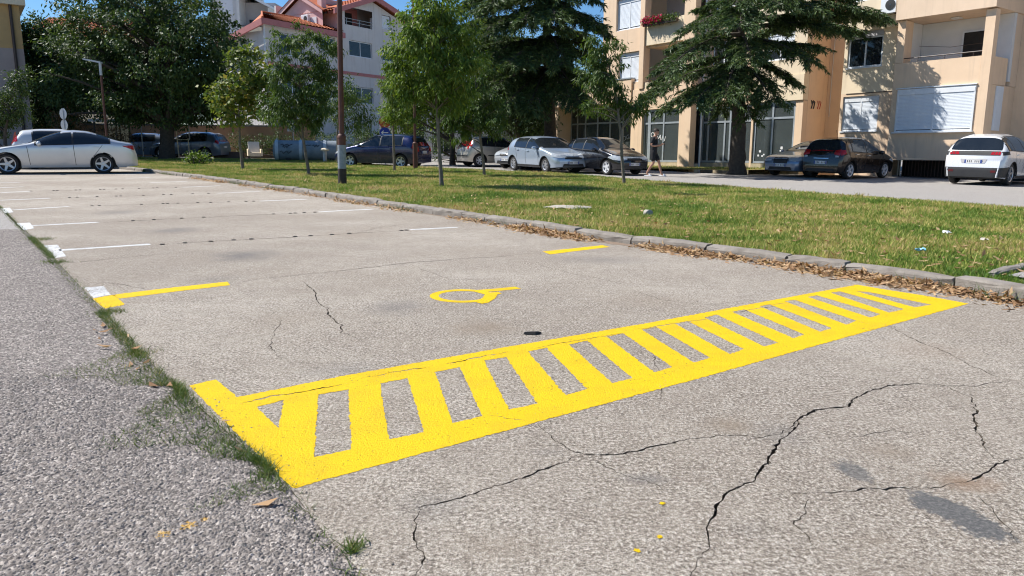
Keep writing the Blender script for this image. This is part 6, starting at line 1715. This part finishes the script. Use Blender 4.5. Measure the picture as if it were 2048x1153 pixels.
# no stopping disc over a blue arrow disc
sg = thing('road_sign', 'red rimmed round sign above blue arrow sign on white pole', 'road sign', (-6.52, 38.2, 0), R(8))
pole(sg, 2.4, .035)
p = disc(sg, 2.13, .29, M['sign_red'], -.06); disc(p, 2.13, .23, M['sign_yellow'], -.068, 'sign_face')
for a in (45, -45):
    mb = MB(); mb.box(-.22, .22, -.078, -.072, -.03, .03); o = mb.build('cross_bar', M['sign_red'], p); o.location = (0, -.001 if a > 0 else -.004, 2.13); o.rotation_euler = (0, R(a), 0)
p = disc(sg, 1.60, .27, M['sign_blue'], -.06)
mb = MB(); mb.box(-.17, .17, -.074, -.066, 1.58, 1.62); mb.build('arrow_shaft', M['white'], p)
mb = MB(); mb.poly([(-.20, -.070, 1.60), (-.06, -.070, 1.72), (-.06, -.070, 1.66), (-.13, -.070, 1.60), (-.06, -.070, 1.54), (-.06, -.070, 1.48)]); mb.build('arrow_head', M['white'], p)
sg = thing('sign_post', 'small white box sign on a bent white post by the hedge', 'sign', (-5.75, 38.4, 0), R(6))
MB().tube([(.08, 0, -.1), (.04, 0, 1.2), (0, 0, 2.0)], .03, 8).build('pole', M['white_metal'], sg)
MB().box(-.17, -.02, -.1, .02, 1.62, 1.98, bev=.01).build('sign_box', M['white'], sg)
MB().box(-.155, -.035, -.104, -.1005, 1.83, 1.87).build('sign_line', M['sign_back'], sg)
sg = thing('sign_post', 'plain thin white post beside the round road sign', 'post', (-6.8, 38.5, 0)); pole(sg, 2.3, .022, mat=M['white_metal'])
# tall narrow panel seen edge on
sg = thing('sign_board', 'tall narrow double sign board seen edge on above the tank', 'sign', (-12.45, 42.6, 0), R(76))
pole(sg, 2.8, .03)
MB().box(-.35, .35, -.14, -.10, 1.65, 2.85).build('sign_plate', M['sign_back'], sg); MB().box(-.35, .35, .10, .14, 1.65, 2.85).build('sign_plate', M['white'], sg)
# backs of two round signs
sg = thing('road_sign', 'back of two round signs one above the other behind the sedan', 'road sign', (-20.75, 35, 0), R(-25))
pole(sg, 2.5, .03); disc(sg, 2.24, .25, M['sign_back'], -.06, n=14); disc(sg, 1.74, .25, M['sign_back'], -.06, n=14)
MB().box(-.02, .02, -.075, -.062, 1.5, 2.45).build('bracket', M['galv'], sg)
sg = thing('road_sign', 'small red and white rectangular sign on grey pole under the tree', 'sign', (-21.3, 43.2, 0), R(-20))
pole(sg, 2.3, .03); p = MB().box(-.24, .24, -.06, -.04, 2.0, 2.40).build('sign_plate', M['sign_red'], sg)
MB().box(-.19, -.02, -.066, -.061, 2.16, 2.28).build('sign_mark', M['white'], p); MB().box(.05, .17, -.066, -.061, 2.08, 2.30).build('sign_mark', M['white'], p)
sg = thing('road_sign', 'black and white pedestrian sign on pole right of the big trunk', 'sign', (-19.0, 44.2, 0), R(-18))
pole(sg, 2.9, .03); p = MB().box(-.16, .16, -.06, -.04, 2.2, 2.95).build('sign_plate', M['white'], sg)
mb = MB(); mb.poly([(-.10, -.064, 2.30), (-.03, -.064, 2.30), (0, -.064, 2.45), (.05, -.064, 2.30), (.11, -.064, 2.30), (.05, -.064, 2.55), (.10, -.064, 2.72), (0, -.064, 2.78), (-.11, -.064, 2.62), (-.04, -.064, 2.55)]); mb.build('sign_figure', M['black'], p)
sg = thing('wooden_stake', 'pale wooden stake pair with a cross bar beside the pedestrian sign', 'post', (-19.6, 44.0, 0))
MB().tube([(0, 0, -.1), (-.06, 0, 1.75)], .035, 6).build('stake', M['cream'], sg); MB().tube([(.62, 0, -.1), (.60, 0, 1.2)], .03, 6).build('stake', M['cream'], sg); MB().tube([(-.02, 0, 1.12), (.62, 0, 1.12)], .022, 6).build('cross_bar', M['cream'], sg)

# bus shelter
bs = thing('bus_shelter', 'small dark bus shelter with flat roof left of the big tree', 'shelter', (-23.2, 42.5, 0), R(-12))
MB().box(-.2, 1.6, -.7, .7, 2.05, 2.18, bev=.02).build('roof', M['sign_back'], bs)
for (x, y) in ((.0, -.5), (1.4, -.5), (0, .5), (1.4, .5)): MB().tube([(x, y, -.1), (x, y, 2.05)], .04, 8).build('post', M['black'], bs)
MB().box(.05, 1.35, .48, .50, .3, 1.9).build('back_panel', M['glass'], bs)
MB().box(.1, 1.3, .1, .42, .42, .47).build('bench', M['brown_metal'], bs)

# horizontal tank with bands and sprayed marks
M['tank'] = simple('weathered_tank_paint', (.30, .34, .37), (.17, .20, .22), 2.4, .6, bump=.15)
M['tank_light'] = simple('pale_tank_band', (.66, .70, .72), (.50, .55, .58), 5, .6)
tk = thing('storage_tank', 'weathered grey horizontal steel tank with sprayed black marks behind the lawn', 'tank', (-12.9, 40.6, 0), R(14))
sh = MB(); sh.lathe([(.001, -.10), (.3, -.07), (.50, .02), (.54, .12), (.54, 3.68), (.50, 3.78), (.3, 3.87), (.001, 3.9)], 28, 'X', (0, 0, .62)); sh.build('shell', M['tank'], tk, smooth=R(45))
for x in (.04, 1.28, 2.55):
    b = MB(); b.lathe([(.545, x), (.565, x + .01), (.565, x + .16), (.545, x + .17)], 28, 'X', (0, 0, .62)); b.build('band', M['tank_light'], tk, smooth=R(45))
    l = MB(); l.tube([(x + .08, -.05, 1.16), (x + .08, -.05, 1.26), (x + .16, -.05, 1.26), (x + .16, -.05, 1.16)], .015, 5); l.build('lifting_eye', M['tank_light'], tk)
for x in (.7, 3.0): MB().box(x - .12, x + .12, -.42, .42, -.05, .22).build('saddle', M['rust_dark'], tk)
def on_shell(x, a): return (x, -.548 * math.cos(a), .62 + .548 * math.sin(a))
for (xs_, aa) in (((.35, .95), (.5, .7)), ((.45, .75), (.2, .55)), ((1.55, 1.9), (.55, .6)), ((2.0, 2.35), (.35, .65)), ((.3, .9), (-.3, .0))):
    m = MB(); m.tube([on_shell(xs_[0] + (xs_[1] - xs_[0]) * k / 7, aa[0] + (aa[1] - aa[0]) * (.5 + .5 * math.sin(k * 2.1))) for k in range(8)], .02, 5); m.build('sprayed_mark', M['black'], tk)
# mushroom bollard
bo = thing('bollard', 'pale mushroom topped vent bollard between tank and dark blue hatchback', 'bollard', (-9.85, 39.2, 0))
MB().tube([(0, 0, -.1), (0, 0, .68)], .10, 14).build('stem', M['galv'], bo, smooth=R(40))
c = MB(); c.lathe([(.10, .64), (.23, .66), (.24, .71), (.15, .78), (.001, .80)], 18, 'Z'); c.build('cap', M['cream'], bo, smooth=R(40))
# discarded armchair
ch = thing('armchair', 'discarded cream armchair at the edge of the lawn by the hedge', 'armchair', (-15.7, 45.6, 0), R(25))
MB().box(-.3, .3, -.3, .32, .18, .44, bev=.05).build('seat', M['cream'], ch)
mb = MB(); mb.add([(-.32, .22, .40), (.32, .22, .40), (.32, .48, 1.05), (-.32, .48, 1.05), (-.32, .38, .36), (.32, .38, .36), (.32, .60, 1.02), (-.32, .60, 1.02)], [(0, 1, 2, 3), (7, 6, 5, 4), (3, 2, 6, 7), (0, 4, 5, 1), (0, 3, 7, 4), (1, 5, 6, 2)]); mb.build('backrest', M['white_wall'], ch)
for x in (-.42, .32): MB().box(x, x + .10, -.3, .35, .2, .62, bev=.03).build('armrest', M['cream'], ch)
for (x, y) in ((-.36, -.24), (.36, -.24), (-.36, .3), (.36, .3)): MB().box(x - .03, x + .03, y - .03, y + .03, -.02, .2).build('leg', M['brown_metal'], ch)
bd = thing('wooden_board', 'dark wooden board lying against the hedge left of the armchair', 'board', (-17.2, 45.4, 0), R(10))
MB().box(-.9, .9, -.03, .03, 0, .42).build('panel', M['brown_metal'], bd); MB().box(-.92, .92, -.05, -.031, .36, .44).build('batten', M['brown_metal'], bd)

# ---------------------------------------------------------------- small things on lawn and paving
def lump(name, label, cat, loc, sx, sy, sz, mat, seed):
    rr = random.Random(seed); bm = bmesh.new(); bmesh.ops.create_icosphere(bm, subdivisions=2, radius=1.0)
    for v in bm.verts:
        k = 1 + rr.uniform(-.16, .16); v.co = Vector((v.co.x * sx * k, v.co.y * sy * k, v.co.z * sz * k))
    me = bpy.data.meshes.new(name); bm.to_mesh(me); bm.free()
    o = link(name, me, mat, None, smooth=R(35)); o.location = loc; tag(o, label, cat); return o
M['stone'] = simple('pale_stone', (.46, .42, .36), (.34, .31, .26), 18, .9, bump=.6)
lump('flat_stone', 'flat pale stone slab sunk in the middle of the lawn', 'stone', (.95, 12.9, .10), .40, .26, .035, M['stone'], 3)
lump('stone', 'small round tan stone lying on the lawn', 'stone', (2.13, 11.7, .13), .075, .06, .055, M['stone'], 5)
def crumple(name, label, loc, s, mat, seed):
    rr = random.Random(seed); rows = []
    for i in range(6): rows.append([(s * (i / 5 - .5) + rr.uniform(-.01, .01), s * .6 * (j / 4 - .5) + rr.uniform(-.01, .01), rr.uniform(0, .04)) for j in range(5)])
    o = MB().grid(rows).build(name, mat, None, smooth=R(20)); o.location = loc; o.rotation_euler = (0, 0, rr.uniform(0, 3)); tag(o, label, 'litter'); return o
crumple('crumpled_wrapper', 'crumpled light blue wrapper on the lawn near the kerb', (4.32, 7.78, .12), .10, simple('blue_foil', (.20, .48, .68), (.3, .6, .8), 20, .35), 1)
crumple('crumpled_bag', 'crumpled white paper on the lawn at the right', (5.5, 9.35, .13), .12, M['white'], 2)
crumple('crumpled_bag', 'thin strip of pale litter on the lawn beside the white paper', (5.6, 8.75, .12), .10, M['stone'], 4)
rb = MB(); rb.add([(-.055, -.018, .004), (.02, -.03, .004), (.065, -.006, .005), (.05, .02, .004), (-.03, .022, .004), (-.05, -.014, .016), (.02, -.022, .02), (.055, -.004, .014), (.04, .014, .014), (-.028, .016, .012)], [(0, 1, 6, 5), (1, 2, 7, 6), (2, 3, 8, 7), (3, 4, 9, 8), (4, 0, 5, 9), (5, 6, 7, 8, 9)])
o = rb.build('rubber_scrap', M['tyre']); o.location = (.13, 4.58, .001); o.rotation_euler = (0, 0, R(6)); tag(o, 'black rubber scrap lying on concrete above the hatched marking', 'scrap')
# tar clods along the joint of the second bay
clod = bpy.data.meshes.new('clod'); bm = bmesh.new(); bmesh.ops.create_icosphere(bm, subdivisions=1, radius=1.0)
for v in bm.verts: v.co *= random.uniform(.75, 1.2)
bm.to_mesh(clod); bm.free(); clod.materials.append(M['rust_dark'])
V, Fq = [], []
for (w, p) in CRACKS[8:13]:
    at_, ln = along(p); s = 0
    while s < ln:
        q, dd = at_(s)
        if random.random() < .8:
            for vtx in [v.co for v in clod.vertices]:
                V.append((q.x + vtx.x * .035 + 0, q.y + vtx.y * .022, vtx.z * .014 + .002))
            b0 = len(V) - len(clod.vertices)
            Fq += [tuple(b0 + i for i in f.vertices) for f in clod.polygons]
        s += random.uniform(.04, .45) if ln > 1 else .2
mb = MB(); mb.add(V, Fq); mb.build('joint_tar', M['rust_dark'], lot, kind='stuff')
o = cut_sheet('yellow_kerb_mark', jitter_poly([(9.45, 14.35), (9.95, 14.0), (10.15, 14.35), (9.7, 14.75)], .1, .005), [], -.008, .003, [M['yellow']], street)

# ---------------------------------------------------------------- walking person
M['skin'] = simple('skin', (.46, .25, .165), (.40, .21, .14), 12, .55)
M['shirt'] = simple('black_tshirt', (.012, .012, .015), (.02, .02, .023), 14, .9)
M['shorts'] = simple('black_shorts', (.010, .010, .012), (.018, .018, .02), 14, .9)
M['hair'] = simple('dark_hair', (.02, .014, .01), (.03, .02, .015), 30, .7)
def skinned(name, V, E, Rr, mat, parent, root=0, sub=2):
    me = bpy.data.meshes.new(name); me.from_pydata(V, E, [])
    o = link(name, me, mat, parent)
    sm = o.modifiers.new('skin', 'SKIN'); sm.use_smooth_shade = True
    for i, r in enumerate(Rr):
        r = r if hasattr(r, '__len__') else (r, r)
        me.skin_vertices[0].data[i].radius = r; me.skin_vertices[0].data[i].use_root = (i == root)
    ss = o.modifiers.new('sub', 'SUBSURF'); ss.levels = ss.render_levels = sub
    return o
person = thing('person', 'person in black t-shirt and shorts walking right, looking at a phone', 'person', (5.30, 28.5, 0), R(90 - 118))
V, E, Rr = [], [], []
def jt(p, r, parent=None):
    V.append(p); Rr.append(r)
    if parent is not None: E.append((parent, len(V) - 1))
    return len(V) - 1
pel = jt((0, 0, .93), (.115, .09)); ab = jt((.01, 0, 1.10), (.10, .08), pel); chs = jt((.02, 0, 1.30), (.13, .095), ab); nk0 = jt((.03, 0, 1.45), (.085, .075), chs)
nk = jt((.05, 0, 1.51), .055, nk0); hd1 = jt((.075, 0, 1.575), (.068, .075), nk); hd2 = jt((.085, 0, 1.645), (.078, .092), hd1); hd3 = jt((.075, 0, 1.715), (.065, .075), hd2)
ns = jt((.172, 0, 1.615), .013, hd2); e1_ = jt((.07, .085, 1.635), .014, hd2); e2_ = jt((.07, -.085, 1.635), .014, hd2)
for sgn, kn, an, toe in ((1, (.20, .10, .53), (.31, .10, .10), (.46, .11, .045)), (-1, (.05, -.10, .50), (-.20, -.10, .115), (-.06, -.11, .045))):
    h = jt((.0, sgn * .095, .86), .085, pel); tm_ = jt(tuple((Vector((0, sgn * .095, .86)) + Vector(kn)) / 2), .075, h); k = jt(kn, .055, tm_)
    cf = jt(tuple(Vector(kn).lerp(Vector(an), .35) + Vector((-.015, 0, 0))), .055, k); a_ = jt(an, .034, cf); hl = jt((an[0] + .03, an[1], .055), .034, a_); jt(toe, (.035, .026), hl)
for sgn in (1, -1):
    sh_ = jt((.02, sgn * .175, 1.42), .058, nk0); el_ = jt((-.03, sgn * .235, 1.14), .042, sh_); fm = jt((.12, sgn * .19, 1.13), .040, el_); wr = jt((.26, sgn * .085, 1.17), .026, fm)
    pm = jt((.315, sgn * .062, 1.185), (.032, .018), wr); pm2 = jt((.345, sgn * .055, 1.195), (.034, .016), pm)
    for q, (fy, ln) in enumerate(((.030, .055), (.010, .065), (-.010, .062), (-.030, .048))):
        f1 = jt((.362, sgn * .055 + fy * .55, 1.205 - abs(fy) * .1), .0095, pm2); f2 = jt((.362 + ln * .55, sgn * .045 + fy * .8, 1.20), .009, f1); jt((.362 + ln * .8, sgn * .022 + fy * .8, 1.215), .008, f2)
    t1 = jt((.30, sgn * .030, 1.21), .011, pm); jt((.345, sgn * .018, 1.232), .010, t1)
body = skinned('body', V, E, Rr, M['skin'], person)
shv = [(0, 0, .80), (.005, 0, 1.02), (.02, 0, 1.28), (.03, 0, 1.43), (.035, 0, 1.475), (.02, .175, 1.425), (-.005, .205, 1.30), (-.02, .225, 1.20), (.02, -.175, 1.425), (-.005, -.205, 1.30), (-.02, -.225, 1.20)]
skinned('tshirt', shv, [(0, 1), (1, 2), (2, 3), (3, 4), (3, 5), (5, 6), (6, 7), (3, 8), (8, 9), (9, 10)], [(.165, .135), (.165, .135), (.175, .135), (.10, .09), (.075, .07), .075, .068, .07, .075, .068, .07], M['shirt'], person)
sv = [(0, 0, 1.06), (0, 0, .92), (.0, .09, .85), (.10, .10, .69), (.175, .10, .56), (0, -.09, .85), (.025, -.10, .68), (.04, -.10, .54)]
skinned('shorts', sv, [(0, 1), (1, 2), (2, 3), (3, 4), (1, 5), (5, 6), (6, 7)], [(.145, .115), (.15, .12), .105, .102, .10, .105, .102, .10], M['shorts'], person)
hm = bpy.data.meshes.new('hair'); bm = bmesh.new(); bmesh.ops.create_uvsphere(bm, u_segments=20, v_segments=14, radius=1.0)
for v in list(bm.verts):
    if v.co.z < -.25 + .55 * max(0, v.co.x): bm.verts.remove(v)
for v in bm.verts: v.co = Vector((v.co.x * .112 + .068, v.co.y * .096, v.co.z * .105 + 1.675 - .02 * v.co.x)) * 1.0
bm.to_mesh(hm); bm.free(); link('hair', hm, M['hair'], person, smooth=3.2)
for y in (.032, -.032):
    e = MB(); e.lathe([(.001, -.009), (.007, -.005), (.009, 0), (.007, .005), (.001, .009)], 8, 'Z', (.158, y, 1.645)); e.build('eye', M['black'], person)
MB().box(.155, .166, -.022, .022, 1.565, 1.572).build('mouth', M['sign_red'], person)
prt = MB(); prt.add([(.165, -.07, 1.26), (.165, .07, 1.26), (.16, .07, 1.33), (.16, -.07, 1.33)], [(0, 1, 2, 3)]); 
prt.v = [(x + .012, y, z) for x, y, z in prt.v]; prt.build('shirt_print', M['sign_back'], person)
for (x, y, z, rx) in ((.37, .108, .0, 0), (-.13, -.108, .0, 0)):
    s_ = MB(); s_.box(x - .15, x + .13, y - .05, y + .05, .0, .028, bev=.006); s_.build('sandal_sole', M['white'], person)
    st_ = MB(); st_.grid([[(x + .02, y - .052, .02), (x + .02, y - .04, .085), (x + .02, y, .098), (x + .02, y + .04, .085), (x + .02, y + .052, .02)], [(x + .09, y - .052, .02), (x + .09, y - .04, .07), (x + .09, y, .082), (x + .09, y + .04, .07), (x + .09, y + .052, .02)]]); st_.build('sandal_strap', M['white'], person)
ph = thing('smartphone', 'dark smartphone held by the walking person', 'phone', matrix=person.matrix_world @ Matrix.Translation((.385, 0, 1.215)) @ Matrix.Rotation(R(-35), 4, 'Y'))
MB().box(-.005, .005, -.037, .037, -.075, .075).build('case', M['trim'], ph); MB().box(-.0062, -.0052, -.034, .034, -.07, .07).build('screen', M['car_glass'], ph)
